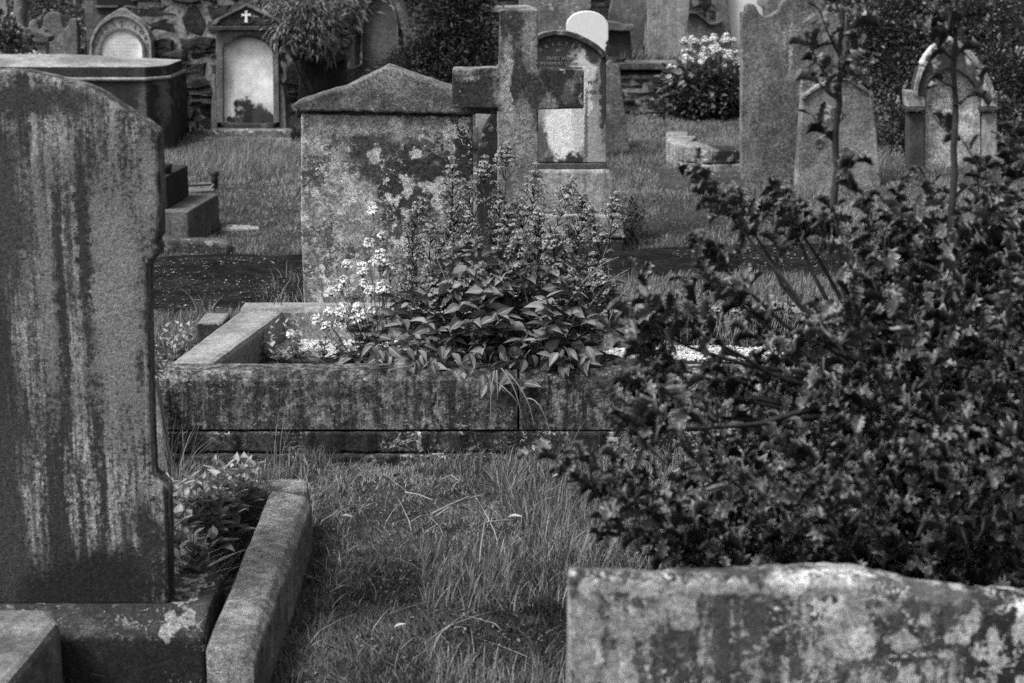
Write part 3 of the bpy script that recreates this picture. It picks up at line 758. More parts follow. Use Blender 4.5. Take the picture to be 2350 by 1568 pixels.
# ============================================================ RUBBLE WALLS
def rubble_wall(root, x0, x1, Y, z0, ztop, mat, rowh=(.05, .2), roww=(.08, .4), depth=.3, gap=.012, seed=1, ragged=.02):
    r = random.Random(seed); V = []; F = []
    def st(xa_, xb_, za, zb_, y):
        n0 = len(V); nx = 4
        ring = []
        pts = []
        for i in range(nx): pts.append((xa_ + (xb_ - xa_) * i / nx, za))
        for i in range(2): pts.append((xb_, za + (zb_ - za) * i / 2))
        for i in range(nx): pts.append((xb_ - (xb_ - xa_) * i / nx, zb_))
        for i in range(2): pts.append((xa_, zb_ - (zb_ - za) * i / 2))
        cxm, czm = (xa_ + xb_) / 2, (za + zb_) / 2; m_ = len(pts); jj = min(xb_ - xa_, zb_ - za) * .24
        pts = [(x + r.uniform(-jj, jj), z + r.uniform(-jj, jj)) for x, z in pts]
        for s_, dy in ((1., .06), (.96, .012), (.82, r.uniform(-.012, .0))):
            for (x, z) in pts: V.append((cxm + (x - cxm) * s_, y + dy + (r.uniform(-.008, .008) if s_ < .9 else 0), czm + (z - czm) * s_))
        V.append((cxm, y - .008, czm)); c_ = len(V) - 1
        for k in range(2):
            for i in range(m_): F.append([n0 + k * m_ + i, n0 + k * m_ + (i + 1) % m_, n0 + (k + 1) * m_ + (i + 1) % m_, n0 + (k + 1) * m_ + i])
        for i in range(m_): F.append([n0 + 2 * m_ + i, n0 + 2 * m_ + (i + 1) % m_, c_])
    z = z0 - .05
    while z < ztop:
        h = r.uniform(*rowh) * (1 if r.random() < .6 else .45); x = x0 + r.uniform(-.1, 0)
        while x < x1:
            ww = r.uniform(*roww)
            if h > .09 and r.random() < .5:   # split a tall cell into thin slivers
                hh = h * r.uniform(.35, .65); st(x, x + ww, z, z + hh - gap, Y + r.uniform(-.03, .02)); st(x, x + ww, z + hh, z + h - gap, Y + r.uniform(-.03, .02))
            else: st(x, x + ww, z + r.uniform(-.006, .006), z + h - gap + r.uniform(-.012, .004), Y + r.uniform(-.035, .025))
            x += ww + gap * r.uniform(.4, 2)
        z += h
    o = py_mesh('stonework', V, F, mat, root); bpy_fix_normals(o)
    prism_y('core', [(x0 - .02, z0 - .1), (x1 + .02, z0 - .1), (x1 + .02, ztop - .02), (x0 - .02, ztop - .02)], Y + .014, depth, M_mortar, root, bevel=0, jit=0)
    return o
Yw = 14.75
wl_ = thing('rubble_wall', 'tall rubble wall of big dark stones with pale mortar joints behind the marble-panelled monument', 'stone wall', (P(560, 330, Yw).x, Yw, 0))
M_rw = stone('dark rubble', .05, .015, .2, .6, .0, .3, .9, root=wl_, gscale=1.4, pth=.45)
t = NT('rubble with pale edges', .9, .2)
bn = t.noise(None, 3.5, 6, .7); c = t.sm(bn, .38, .64, .012, .06)
e = t.math('MULTIPLY', t.sm(t.noise(t.map((3, 3, 11)), 2.2, 8, .75), .60, .66), .8); c = t.mix(e, c, .26)
c = t.math('MULTIPLY', c, t.sm(t.noise(None, 70, 5, .8), .3, .7, .55, 1.5)); t.bump(t.noise(None, 22, 7, .75), 1, .03); M_rw = t.col(c)
rubble_wall(wl_, P(330, 200, Yw).x, P(800, 200, Yw).x, Yw, 0, 1.45, M_rw, (.09, .30), (.12, .42), .35, .024, 5)
# broken slanting coping to the right of the marble monument
cp = thing('coping_stone', 'slanting broken coping slab leaning against the rubble wall right of the marble-panelled monument', 'stone slab', (P(735, 180, 14.5).x, 14.5, 0))
slab('slab', [(628, 72), (640, 62), (700, 96), (793, 124), (793, 136), (764, 150), (700, 122)], 14.35, .25, stone('mossy coping', .10, .03, .1, .5, .2, .2, .8, root=cp, pth=.5), cp, bevel=.015, jit=.003)
slab('upright', [(690, 124), (760, 148), (792, 138), (790, 200), (770, 260), (680, 270)], 14.45, .22, stone('dark upright', .035, .012, .3, .6, root=cp), cp, bevel=.02, jit=.006)

Yv = 16.4
wr = thing('retaining_wall', 'low dry-stone retaining wall with a flat coping at the back right under the white flowers', 'stone wall', (P(1560, 260, Yv).x, Yv, 0))
rubble_wall(wr, P(1380, 200, Yv).x, P(2420, 200, Yv).x, Yv, 0, .40, M_rw, (.03, .10), (.10, .5), .3, .014, 9)
x0, x1 = P(1380, 200, Yv).x, P(2420, 200, Yv).x
prism_z('coping', [(x0, Yv - .05), (x1, Yv - .05), (x1, Yv + .3), (x0, Yv + .3)], .49, .42, stone('coping', .12, .03, .1, .5, .1, .3, .9, root=wr), wr, .012, .01, .12)
# retaining walls behind (left part of the terrace edge)
wc = thing('retaining_wall', 'dark retaining wall behind the gothic headstone and the conifer', 'stone wall', (P(1100, 200, Yv).x, Yv, 0))
rubble_wall(wc, P(700, 200, Yv).x, P(1378, 200, Yv).x, Yv, 0, .46, M_rw, (.05, .14), (.12, .5), .3, .014, 15)

# ============================================================ MARBLE PANEL MONUMENT
Ym = 13.95
mm = thing('headstone', 'pedimented headstone with white marble panel and small white cross, against the rubble wall', 'headstone', (P(570, 320, Ym).x, Ym, 0))
M_mf = stone('grey aedicule', .17, .05, .5, .15, 0, .3, .4, root=mm, gscale=1.2)
M_md = stone('dark pediment', .05, .02, .2, .4, .1, .2, .5, root=mm, gscale=2)
M_mp = stone('white marble', .80, .6, .1, 0, 0, .4, .12, root=mm, bump=.1, blobs=[
    (566, 275, Ym, 26, 42, .02, .5), (600, 275, Ym, 32, 16, .025, .6), (590, 262, Ym, 12, 22, .05, .6), (535, 278, Ym, 20, 8, .06, .7), (566, 245, Ym, 8, 18, .03, .6), (616, 270, Ym, 20, 14, .04, .7)])
inner = [(512, 282), (511, 108)] + [(518, 103), (530, 94), (545, 87), (565, 83), (585, 85), (602, 92), (618, 103), (625, 110)] + [(628, 282)]
outer = [(498, 282), (496, 108), (496, 80), (520, 71), (545, 71), (565, 71), (585, 71), (610, 71), (636, 80), (638, 110), (641, 282)]
slab('marble_panel', [(508, 286), (508, 76), (630, 76), (632, 286)], Ym + .035, .05, M_mp, mm, bevel=0, jit=0)
loft_strip('frame', outer, inner, Ym - .02, Ym + .1, M_mf, mm, .004)
loft_strip('arch_moulding', [(512, 118), (511, 104), (518, 98), (530, 90), (545, 83), (565, 79), (585, 81), (602, 88), (618, 99), (626, 105), (626, 118)], [(514, 118), (514, 109), (520, 104), (531, 96), (546, 89), (565, 85), (584, 87), (600, 94), (616, 105), (623, 110), (623, 118)], Ym - .028, Ym - .015, M_md, mm)
slab('back_slab', [(496, 72), (640, 72), (641, None), (498, None)], Ym + .086, .12, M_mf, mm)
slab('sill', [(512, 284), (628, 284), (630, 300), (510, 300)], Ym - .01, .09, M_md, mm, bevel=.006)
slab('side_buttress', [(490, 200), (497, 192), (498, 299), (484, 299), (486, 230)], Ym, .16, M_mf, mm, bevel=.005)
slab('side_buttress', [(642, 192), (650, 200), (654, 232), (658, 299), (642, 299)], Ym, .16, M_mf, mm, bevel=.005)
slab('cornice', [(478, 60), (662, 60), (655, 70), (486, 70)], Ym - .07, .26, M_md, mm, bevel=.006)
slab('pediment', [(484, 59), (492, 46), (500, 42), (566, 10), (585, 16), (636, 44), (650, 50), (658, 59)], Ym - .045, .2, M_md, mm, bevel=.008)
loft_strip('raking_cornice', [(484, 57), (500, 42), (566, 8), (640, 44), (658, 57)], [(496, 57), (506, 45), (566, 15), (632, 47), (646, 57)], Ym - .07, Ym - .04, M_mf, mm, .004)
px_ = [(-4.5, -8.5), (4.5, -8.5), (4.5, -8.5)]
cxp, cyp = 565, 38
slab('relief_cross', [(cxp - 4, cyp - 13), (cxp + 3.5, cyp - 13), (cxp + 2.5, cyp - 5), (cxp + 11, cyp - 7), (cxp + 11, cyp), (cxp + 2.5, cyp - 1), (cxp + 4, cyp + 14), (cxp - 4, cyp + 14), (cxp - 2.5, cyp - 1), (cxp - 11, cyp), (cxp - 11, cyp - 7), (cxp - 2.5, cyp - 5)], Ym - .058, .02, plain('white cross', .7), mm, bevel=.002, jit=0)
loft_strip('roundel', arc(565, 38, 20, 18, 0, 360, 24), arc(565, 38, 17, 15.5, 0, 360, 24), Ym - .055, Ym - .04, M_md, mm)
slab('plinth', [(476, 302), (484, 298), (660, 298), (668, 303), (668, 320), (476, 320)], Ym - .1, .36, stone('lichened plinth', .16, .03, .2, .5, .4, .4, .8, root=mm, lscale=20), mm, bevel=.012)
slab('footing', [(458, 324), (470, 317), (668, 319), (674, None), (456, None)], Ym - .18, .5, stone('rough footing', .15, .04, .2, .4, .3, .35, .8, root=mm), mm, bevel=.012)

# ============================================================ LEFT BACKGROUND STONES
Yq = 14.6
ta = thing('headstone', 'ogee-topped grey headstone with a white tablet, GOD IS LOVE carved round its arch', 'headstone', (P(278, 140, Yq).x, Yq, 0))
M_ta = stone('pale grey arch', .27, .1, .2, .2, 0, .3, .7, root=ta, gscale=1.5)
cu0, cv0 = 277, 122
outl = [(205, None), (205, 118)] + [(208, 92), (216, 70), (228, 53), (244, 38), (258, 29), (270, 22), (278, 18), (288, 24), (300, 33), (316, 43), (330, 58), (340, 74), (347, 92), (350, 118), (352, None)]
slab('surround', outl, Yq + .02, .12, M_ta, ta, bevel=.008)
loft_strip('rim', [(206, 138), (206, 100), (213, 78), (225, 60), (240, 47), (258, 38), (278, 34), (298, 38), (315, 47), (331, 61), (341, 78), (347, 100), (348, 138)], [(211, 138), (211, 101), (218, 80), (229, 63), (243, 51), (259, 42), (278, 38), (297, 42), (312, 51), (327, 64), (336, 80), (342, 101), (343, 138)], Yq + .0, Yq + .025, M_ta, ta, .003)
ti = [(229, 150)] + arc(278, 118, 48, 48, 180, 0, 20) + [(327, 150)]
to = [(223, 150)] + arc(278, 118, 54, 54, 180, 0, 20) + [(333, 150)]
loft_strip('tablet_moulding', to, ti, Yq - .005, Yq + .03, stone('grey moulding', .16, .06), ta)
slab('tablet', ti[::-1] + [(229, None), (327, None)][:0], Yq + .01, .03, M_mp_ := stone('white tablet', .82, .6, .1, 0, 0, .4, .1, bump=.05), ta, bevel=0, jit=0)
it = []
for i, ch in enumerate('GOD IS LOVE'):
    a = R(166 - i * 15.2); it.append((ch, 278 + 60 * math.cos(a), 118 - 60 * math.sin(a), 9, math.degrees(a) - 90))
M_cv = plain('carved letters', .11)
for w_ in (it[:3], it[4:6], it[7:]): lettering('carved_word', w_, M_cv, ta, Yq + .016)
rr = random.Random(3); M_fg = plain('faint grey writing', .48)
for row, wd_ in enumerate([16, 62, 30, 78, 90, 50, 40, 88, 90]):
    V = []; F = []
    x = 278 - wd_ / 2
    while x < 278 + wd_ / 2 - 2:
        ln = rr.uniform(1.5, 5.5)
        a = P(x, 79 + row * 7.6, Yq + .009); b = P(x + ln, 79 + row * 7.6 + rr.uniform(1.2, 2.2), Yq + .009); n = len(V)
        V += [(a.x, a.y, a.z), (b.x, a.y, a.z), (b.x, a.y, b.z), (a.x, a.y, b.z)]; F.append([n + 3, n + 2, n + 1, n]); x += ln + rr.uniform(.8, 2.5)
    py_mesh('worn_line', V, F, M_fg, ta)

Yx = 16.0
tr = thing('headstone', 'grey stained headstone with three rounded lobes on top, left of the arched tablet stone', 'headstone', (P(125, 140, Yx).x, Yx, 0))
pts = [(66, None), (64, 80), (66, 60)] + arc(76, 58, 10, 13, 170, 30, 6) + [(90, 68), (100, 62)] + arc(120, 52, 22, 24, 170, 10, 10) + [(144, 62), (150, 66), (156, 60)] + arc(166, 56, 10, 13, 150, 10, 6) + [(177, 60), (179, 100), (181, None)]
slab('slab', pts, Yx, .12, stone('three lobed stone', .20, .06, .6, .4, .1, .3, .6, root=tr, gscale=1.5), tr, bevel=.01)
sp = thing('headstone', 'small headstone with a low gable and pale recessed arch at the far left behind leaves', 'headstone', (P(60, 140, 15.2).x, 15.2, 0))
M_sp = stone('buff gabled stone', .3, .08, .3, .2, 0, .3, .4, root=sp)
slab('slab', [(-20, None), (-20, 104), (106, 100), (110, None)], 15.2, .12, M_sp, sp)
slab('gable', [(-10, 94), (50, 66), (66, 67), (112, 84), (112, 92), (106, 98), (-10, 99)], 15.16, .2, stone('grey gable', .14, .05, .2, .3, root=sp), sp, bevel=.008)
slab('arch_panel', [(20, 145)] + arc(66, 136, 34, 22, 180, 0, 12)[0:] + [(100, 145)], 15.188, .02, plain('white panel', .8), sp, bevel=0, jit=0)
u0 = thing('obelisk', 'slim pale vase-topped pillar among leaves at the top left', 'monument', (P(52, 80, 16.6).x, 16.6, 0))
q = Vector((P(52, 80, 16.6).x, 16.6, 0)); zt_ = P(52, 62, 16.6).z
lathe('pillar', [(.13, -.02), (.13, .3), (.05, .4), (.05, zt_ - .12), (.03, zt_ - .02), (.055, zt_ + .1), (.07, zt_ + .16), (.05, zt_ + .3), (.05, zt_ + .9)], stone('pillar stone', .2, .06, .5, .3), u0, q)
rs = thing('headstone', 'pale round-topped headstone cut by the top left corner of the photo', 'headstone', (P(-10, 80, 16.9).x, 16.9, 0))
slab('slab', [(-60, None), (-60, 10)] + arc(-22, 20, 38, 60, 170, 0, 8) + [(18, 60), (20, None)], 16.9, .12, stone('pale round stone', .3, .1, .3, .3), rs)

# sandstone building corner behind
M_as = NT('coursed sandstone')
bk = M_as.n.new('ShaderNodeTexBrick'); M_as.l.new(M_as.map((1, 1, 1), (0, 0, 0), None, (R(90), 0, 0)), bk.inputs[0])
bk.inputs['Color1'].default_value = (.14,) * 3 + (1,); bk.inputs['Color2'].default_value = (.055,) * 3 + (1,); bk.inputs['Mortar'].default_value = (.07,) * 3 + (1,)
bk.inputs['Scale'].default_value = 1; bk.inputs['Brick Width'].default_value = .42; bk.inputs['Row Height'].default_value = .13; bk.inputs['Mortar Size'].default_value = .008
b2 = M_as.n.new('ShaderNodeRGBToBW'); M_as.l.new(bk.outputs[0], b2.inputs[0])
c = M_as.math('MULTIPLY', b2.outputs[0], M_as.sm(M_as.noise(None, 30, 6, .8), .3, .7, .5, 1.4)); M_as.col(c); M_as.bump(c, .5, .03); M_as = M_as.m
bd = thing('building', 'coursed sandstone corner of a building with a dark opening behind the GOD IS LOVE headstone', 'building', (P(270, 100, 16.9).x, 16.9, 0))
x0, x1 = P(196, 50, 16.9).x, P(336, 50, 16.9).x
prism_y('wall', [(x0, -.05), (x1, -.05), (x1, 3.4), (x1 - .02, 3.4), (x0, 3.4)], 16.9, 1.2, M_as, bd, bevel=.01, jit=0)
slab('recess_shade_panel', [(222, 12), (310, 12), (310, -60), (222, -60)], 16.86, .06, plain('dark opening', .015), bd, bevel=.003, jit=0)  # flat dark panel carries the shade of the recess in its colour
slab('sill', [(216, 13), (316, 13), (316, 18), (216, 18)], 16.84, .1, stone('sill', .12, .04), bd, bevel=.003, jit=0)
prism_y('roof', [(x0 - .1, 3.4), (x1 + .1, 3.4), ((x0 + x1) / 2, 3.9)], 16.8, 1.4, plain('roof slate', .06), bd, bevel=.01, jit=0)

# ============================================================ CENTRE BACKGROUND STONES
Yg = 16.0
pa = thing('headstone', 'pale grey headstone with an arched top edge between the leafy shrub and the gothic headstone', 'headstone', (P(765, 160, 17).x, 17, .47))
M_pa = stone('pale wide slab', .23, .06, .3, .3, 0, .3, .5, root=pa, blobs=[(775, 55, 17., 28, 14, .05, .6)])
slab('slab', [(700, None), (700, 40), (722, 24), (760, 22), (800, 26), (805, None)], 17., .12, M_pa, pa, ground=.47)
loft_strip('arch_moulding', arc(768, 58, 38, 22, 170, 20, 10), arc(768, 58, 35, 19, 170, 20, 10), 16.96, 17.0, stone('pale rim', .34, .1), pa, .004)
go = thing('headstone', 'tall dark gothic-arched headstone with little side columns and carved border left of the conifer', 'headstone', (P(870, 165, Yg).x, Yg, 0))
M_go = stone('dark gothic stone', .10, .04, .3, .3, .0, .2, .5, root=go)
M_gl = stone('carved lighter band', .16, .05, .2, .5, .2, .3, 1., root=go, gscale=4, lscale=40)
oa = [(802, 66), (804, 40), (812, 12), (826, -18), (848, -45), (872, -62), (896, -45), (918, -18), (930, 12), (938, 40), (941, 66)]
slab('slab', [(802, 300)] + oa + [(941, 300)], Yg + .05, .14, M_go, go, ground=0)
ob = [(812, 66), (814, 42), (822, 16), (835, -12), (853, -34), (872, -50), (891, -34), (909, -12), (921, 16), (928, 42), (931, 66)]
oc = [(828, 66), (830, 46), (836, 24), (846, 0), (858, -18), (872, -34), (886, -18), (898, 0), (907, 24), (912, 46), (914, 66)]
loft_strip('arch_moulding', oa, ob, Yg - .03, Yg + .06, M_go, go, .005)
loft_strip('carved_band', ob, oc, Yg + .02, Yg + .06, M_gl, go)
loft_strip('inner_bead', [(824, 300)] + [(a, b) for a, b in oc] + [(917, 300)], [(830, 300)] + [(a + (4 if a < 872 else -4 if a > 872 else 0), b + 4) for a, b in oc] + [(911, 300)], Yg + .0, Yg + .055, M_gl, go, .003)
for s_ in (-1, 1):
    uc = 872 + s_ * 63
    slab('capital', [(uc - 14, 66), (uc + 14, 66), (uc + 12, 74), (uc + 7, 84), (uc - 7, 84), (uc - 12, 74)], Yg - .05, .16, M_go, go, bevel=.006, jit=0)
    q = P(uc, 84, Yg)
    cl_ = lathe('column', [(.035, 0 - .0), (.028, .03), (.028, q.z - .06), (.04, q.z - .02), (.03, q.z)], M_go, go, (q.x, Yg + .02, 0), 12)
    o_ = slab('pilaster', [(uc - 10, 92), (uc + 9, 92), (uc + 9, 300), (uc - 10, 300)], Yg + .045, .1, stone('pale pilaster', .24, .08, .4, .3, 0, .3, .5), go, jit=0)
sg = thing('headstone', 'short square-topped grey headstone between the gothic headstone and the conifer', 'headstone', (P(965, 100, 16.6).x, 16.6, .47))
slab('slab', [(938, None), (940, 70), (948, 66), (990, 66), (992, None)], 16.8, .1, stone('grey short slab', .17, .05, .3, .4, .2, .3, .6), sg, ground=.47)

# pale headstone with cornice left of the cross
cf = thing('headstone', 'pale headstone with a flat cornice and arched panel just left of the cross top', 'headstone', (P(1150, 150, 14.8).x, 14.8, 0))
M_cf = stone('pale cornice stone', .28, .07, .4, .2, 0, .3, .4, root=cf)
slab('slab', [(1092, None), (1094, 30), (1215, 30), (1215, None)], 14.85, .12, M_cf, cf)
slab('cornice', [(1086, 16), (1208, 14), (1230, 20), (1222, 30), (1092, 30)], 14.77, .22, M_cf, cf, bevel=.01)
slab('painted_arch_shadow', arc(1140, 62, 50, 22, 170, 10, 12) + arc(1140, 66, 46, 20, 10, 170, 12), 14.83, .03, stone('arch shadow tone', .05, .02), cf, bevel=0, jit=0)  # dark band paints the shadow line under the arch
# tall lichened slab right behind the cross top
ls = thing('headstone', 'tall broad grey slab with pale lichen spots rising behind the top of the cross', 'headstone', (P(1270, 150, 17.4).x, 17.4, .47))
slab('slab', [(1192, None), (1190, -120), (1340, -120), (1356, -60), (1356, 20), (1344, 26), (1342, None)], 17.4, .14, stone('spotted slab', .17, .06, .3, .3, .3, .4, .7, root=ls, lscale=9), ls, ground=.47)
# bright white round-topped
wrs = thing('headstone', 'bright white round-topped headstone right behind the lettered round-topped headstone', 'headstone', (P(1348, 150, 13.2).x, 13.2, 0))
slab('slab', [(1300, None), (1300, 56), (1302, 50)] + arc(1347.5, 58, 47, 32, 160, 20, 12) + [(1393, 50), (1396, 56), (1396, 92), (1389, 100), (1393, 104), (1389, 110), (1391, None)], 13.2, .09, plain('white marble stone', .62, .7, .05, 20, .4, .1), wrs, bevel=.004, jit=0)
# far slabs between
def far_slab(name, label, pts, Y, base, th=.14, cat='headstone', z0=.47, dark=.05, **kw):
    us_ = [p[0] for p in pts]; o = thing(name, label, cat, (P(sum(us_) / len(us_), 100, Y).x, Y, z0))
    slab('slab', pts, Y, th, stone('far stone', base, dark, .4, .3, .1, .3, .5, root=o), o, ground=z0, **kw); return o
far_slab('headstone', 'leaning grey slab with a dark right half directly above the bright white headstone', [(1392, None), (1398, 30), (1420, -60), (1520, -70), (1522, 40), (1500, 48), (1480, 46), (1470, None)], 17.8, .17)
dd = thing('headstone', 'small black headstone with a wavy moulded cap right of the white round-topped headstone', 'headstone', (P(1425, 140, 16.9).x, 16.9, .47))
M_dd = stone('black stone', .035, .015, .2, .3, root=dd)
slab('slab', [(1390, None), (1390, 66), (1446, 66), (1448, None)], 16.9, .14, M_dd, dd, ground=.47)
slab('cap', [(1380, 52), (1400, 50), (1420, 52), (1434, 58), (1456, 57), (1456, 66), (1448, 72), (1380, 70)], 16.83, .24, stone('grey cap', .10, .03, root=dd), dd, bevel=.01)
far_slab('headstone', 'narrow light stone pillar with dark joints beyond the small black headstone', [(1450, None), (1452, -60), (1494, -60), (1496, 100), (1494, None)], 18.6, .42)
far_slab('headstone', 'dark strip standing for the shaded gap left of the big plain grey slab', [(1494, None), (1490, -60), (1522, -60), (1520, None)], 18.4, .03)  # slab stands for a dark gap, its shade put into the colour
far_slab('headstone', 'big plain grey slab with a soft stain, on the wall top beside the white flowers', [(1484, None), (1486, -60), (1580, -60), (1584, 0), (1578, 60), (1578, None)], 17.3, .25)
og = thing('headstone', 'grey ogee-shouldered headstone behind the white flowers on the terrace', 'headstone', (P(1610, 100, 17.9).x, 17.9, .47))
slab('slab', [(1574, None), (1576, 34), (1586, 29), (1600, 30), (1616, 42), (1630, 56), (1645, 54), (1660, 48), (1662, None)], 17.9, .12, stone('ogee stone', .16, .04, .5, .4, root=og, gscale=2), og, ground=.47)
loft_strip('ogee_rim', [(1576, 32), (1586, 27), (1600, 28), (1616, 40), (1630, 54), (1645, 52), (1660, 46)], [(1576, 37), (1586, 32), (1600, 33), (1615, 45), (1630, 59), (1645, 57), (1660, 51)], 17.85, 17.95, stone('ogee rim', .10, .03), og, .004)
wc_ = thing('monument', 'broad white flared pillar behind the scalloped headstone, brightest thing at the top', 'monument', (P(1712, 100, 18.4).x, 18.4, .47))
slab('shaft', [(1672, None), (1668, 0), (1652, -30), (1652, -120), (1780, -120), (1778, -30), (1752, 0), (1748, None)], 18.4, .4, plain('white stone pillar', .62, .8, .06, 6, .3, .05), wc_, ground=.47, jit=0, bevel=.01)
far_slab('headstone', 'grey moulded headstone right of the white pillar behind the scalloped headstone', [(1752, None), (1754, 20), (1740, 10), (1742, 0), (1760, -40), (1830, -60), (1832, None)], 18.2, .2)
far_slab('headstone', 'dark weathered slab with broken edge in the gap beside the white pillar', [(1640, None), (1646, 24), (1636, 10), (1640, -60), (1668, -60), (1670, None)], 18.3, .12)

# small leaning marker
sm_ = thing('headstone', 'slim grey tapering marker stone with a tiny knob, right of the lettered headstone', 'headstone', (P(1415, 335, 13.7).x, 13.7, 0))
slab('slab', [(1380, None), (1386, 152), (1392, 148)] + arc(1401, 150, 8, 11, 160, 20, 6) + [(1412, 148), (1422, 152), (1430, 230), (1443, 330), (1446, None)], 13.7, .1, stone('marker stone', .16, .05, .3, .4, .3, .25, .8, root=sm_, gscale=2), sm_)

# ============================================================ RIGHT MIDDLE STONES
Ys = 12.0
sc = thing('headstone', 'tall weathered headstone with a scalloped shoulder and round knob, behind the holly stem', 'headstone', (P(1800, 416, Ys).x, Ys, 0))
M_sc = stone('pitted scalloped stone', .17, .045, .45, .35, .25, .22, .9, root=sc, gscale=2, lscale=30, blobs=[(1740, 200, Ys, 26, 120, .17, .8), (1815, 100, Ys, 4, 60, .32, .6), (1838, 220, Ys, 4, 50, .32, .6), (1790, 300, Ys, 50, 100, .10, .8)])
pts = [(1705, None), (1702, 380), (1702, 29), (1712, 28)] + arc(1724, 24, 14, 15, 190, 10, 8)[1:] + [(1742, 30), (1750, 36), (1758, 39), (1768, 36), (1778, 30), (1786, 26), (1792, 12), (1806, -6), (1830, -22), (1860, -26), (1880, -16), (1892, 2), (1900, 26), (1920, 36), (1935, 28)] + [(1945, 30), (1940, 380), (1938, None)]
slab('slab', pts, Ys, .11, M_sc, sc, bevel=.008)
Yk = 11.6
pe = thing('headstone', 'tapering grey headstone with a moulded low gable and carved scrolls, seen behind the holly', 'headstone', (P(1930, 408, Yk).x, Yk, 0))
M_pe = stone('grey gabled stone', .20, .07, .15, .3, .25, .26, .8, root=pe, gscale=2, lscale=30)
slab('slab', [(1826, None), (1830, 380), (1842, 222), (1880, 195), (1898, 192), (1905, 178), (1955, 178), (1962, 188), (2002, 212), (2012, 300), (2022, 400), (2024, None)], Yk, .12, M_pe, pe, bevel=.01)
loft_strip('gable_moulding', [(1840, 228), (1842, 220), (1880, 193), (1898, 190), (1905, 176), (1955, 176), (1962, 186), (2003, 211), (2005, 224)], [(1849, 228), (1850, 222), (1884, 200), (1901, 197), (1908, 184), (1952, 184), (1958, 193), (1995, 216), (1997, 224)], Yk - .02, Yk + .01, M_pe, pe, .004)
loft_strip('rope_border', [(1995, 224), (2004, 300), (2013, 400)], [(2003, 222), (2011, 300), (2021, 400)], Yk - .015, Yk + .01, M_pe, pe, .006)
for (u, v, r_) in ((1920, 262, 20), (1940, 350, 16), (1880, 330, 14)):
    o_ = [(u + (r_ - i * .6) * math.cos(i * .6), v - (r_ - i * .6) * math.sin(i * .6)) for i in range(20)]
    loft_strip('carved_scroll', o_, [(a + (u - a) * .22, b + (v - b) * .22) for a, b in o_], Yk - .008, Yk + .004, M_pe, pe)
Yo = 12.6
gs = thing('headstone', 'gothic-arched headstone with white lichen on its hood and a dark side column', 'headstone', (P(2185, 385, Yo).x, Yo, 0))
M_gs = stone('pale gothic panel', .44, .09, .1, .25, .1, .3, 1., root=gs, gscale=2)
M_gh = stone('dark gothic hood', .07, .025, .2, .4, .0, .5, .7, root=gs, blobs=[(2120, 120, Yo, 20, 30, .5, .3), (2225, 130, Yo, 22, 22, .5, .3), (2262, 190, Yo, 10, 20, .45, .3), (2180, 92, Yo, 20, 8, .55, .4), (2200, 105, Yo, 14, 12, .4, .4)])
M_gc = stone('lichened capital', .3, .03, .0, .5, .4, .5, .8, root=gs, lscale=14)
oo = [(2100, 218), (2103, 190), (2112, 160), (2128, 130), (2148, 105), (2168, 90), (2180, 86), (2192, 92), (2215, 108), (2240, 135), (2262, 165), (2276, 195), (2284, 222)]
oi = [(2126, 222), (2127, 205), (2132, 188), (2142, 174), (2156, 165), (2170, 159), (2180, 157), (2190, 159), (2204, 165), (2220, 176), (2234, 190), (2242, 205), (2246, 222)]
slab('panel', [(2122, None), (2124, 222)] + oi[1:-1] + [(2248, 222), (2250, None)], Yo + .05, .08, M_gs, gs, bevel=0, jit=0)
loft_strip('hood', oo, oi, Yo - .03, Yo + .13, M_gh, gs, .006)
loft_strip('hood_moulding', [(a - (2 if a < 2180 else -2), b - 3) for a, b in oo], [(a + (6 if a < 2180 else -6 if a > 2181 else 0), b + 7) for a, b in oo], Yo - .05, Yo - .02, M_gc, gs, .005)
for (a, b) in ((2078, 2124), (2250, 2290)):
    slab('capital', [(a + 2, 210), (b, 210), (b, 246), (a + 4, 246)], Yo - .02, .15, M_gc, gs, bevel=.008)
    slab('abacus', [(a, 248), (b + 1, 248), (b, 254), (a + 3, 258)], Yo - .04, .18, M_gh, gs, bevel=.005, jit=0)
    slab('column', [(a + 7, 260), (b - 1, 260), (b - 1, None), (a + 6, None)], Yo, .12, stone('column stone', .08 if a < 2200 else .24, .03, .3, .3), gs, bevel=.012, jit=0)

# ruined low tomb kerb
rk = thing('broken_tomb', 'low broken box tomb of grey blocks half buried in grass left of the scalloped headstone', 'tomb', (P(1615, 385, 12.5).x, 12.5, 0))
M_rk = stone('broken tomb stone', .3, .05, .2, .4, .2, .35, .8, root=rk, gscale=2, blobs=[(1680, 350, 12.4, 40, 34, .02, .6)])
slab('front_block', [(1560, 334), (1610, 336), (1640, 344), (1694, 346), (1704, 360), (1704, 374), (1640, 377), (1590, 373), (1561, 371)], 12.4, .3, M_rk, rk, bevel=.012, jit=.004)
slab('base_block', [(1562, 375), (1620, 379), (1704, 377), (1706, None), (1562, None)], 12.38, .34, M_rk, rk, bevel=.012, jit=.004)
q = [G(1530, 322, .17), G(1558, 334, .17), G(1580, 326, .17), G(1600, 312, .17), G(1534, 312, .17)]
prism_z('end_block', [(p.x, p.y) for p in q], .17, -.03, M_rk, rk, .012, .003)
q = [G(1528, 308, .15), G(1578, 310, .15), G(1580, 302, .15), G(1530, 301, .15)]
prism_z('rear_block', [(p.x, p.y) for p in q], .15, -.03, M_rk, rk, .01, .003)

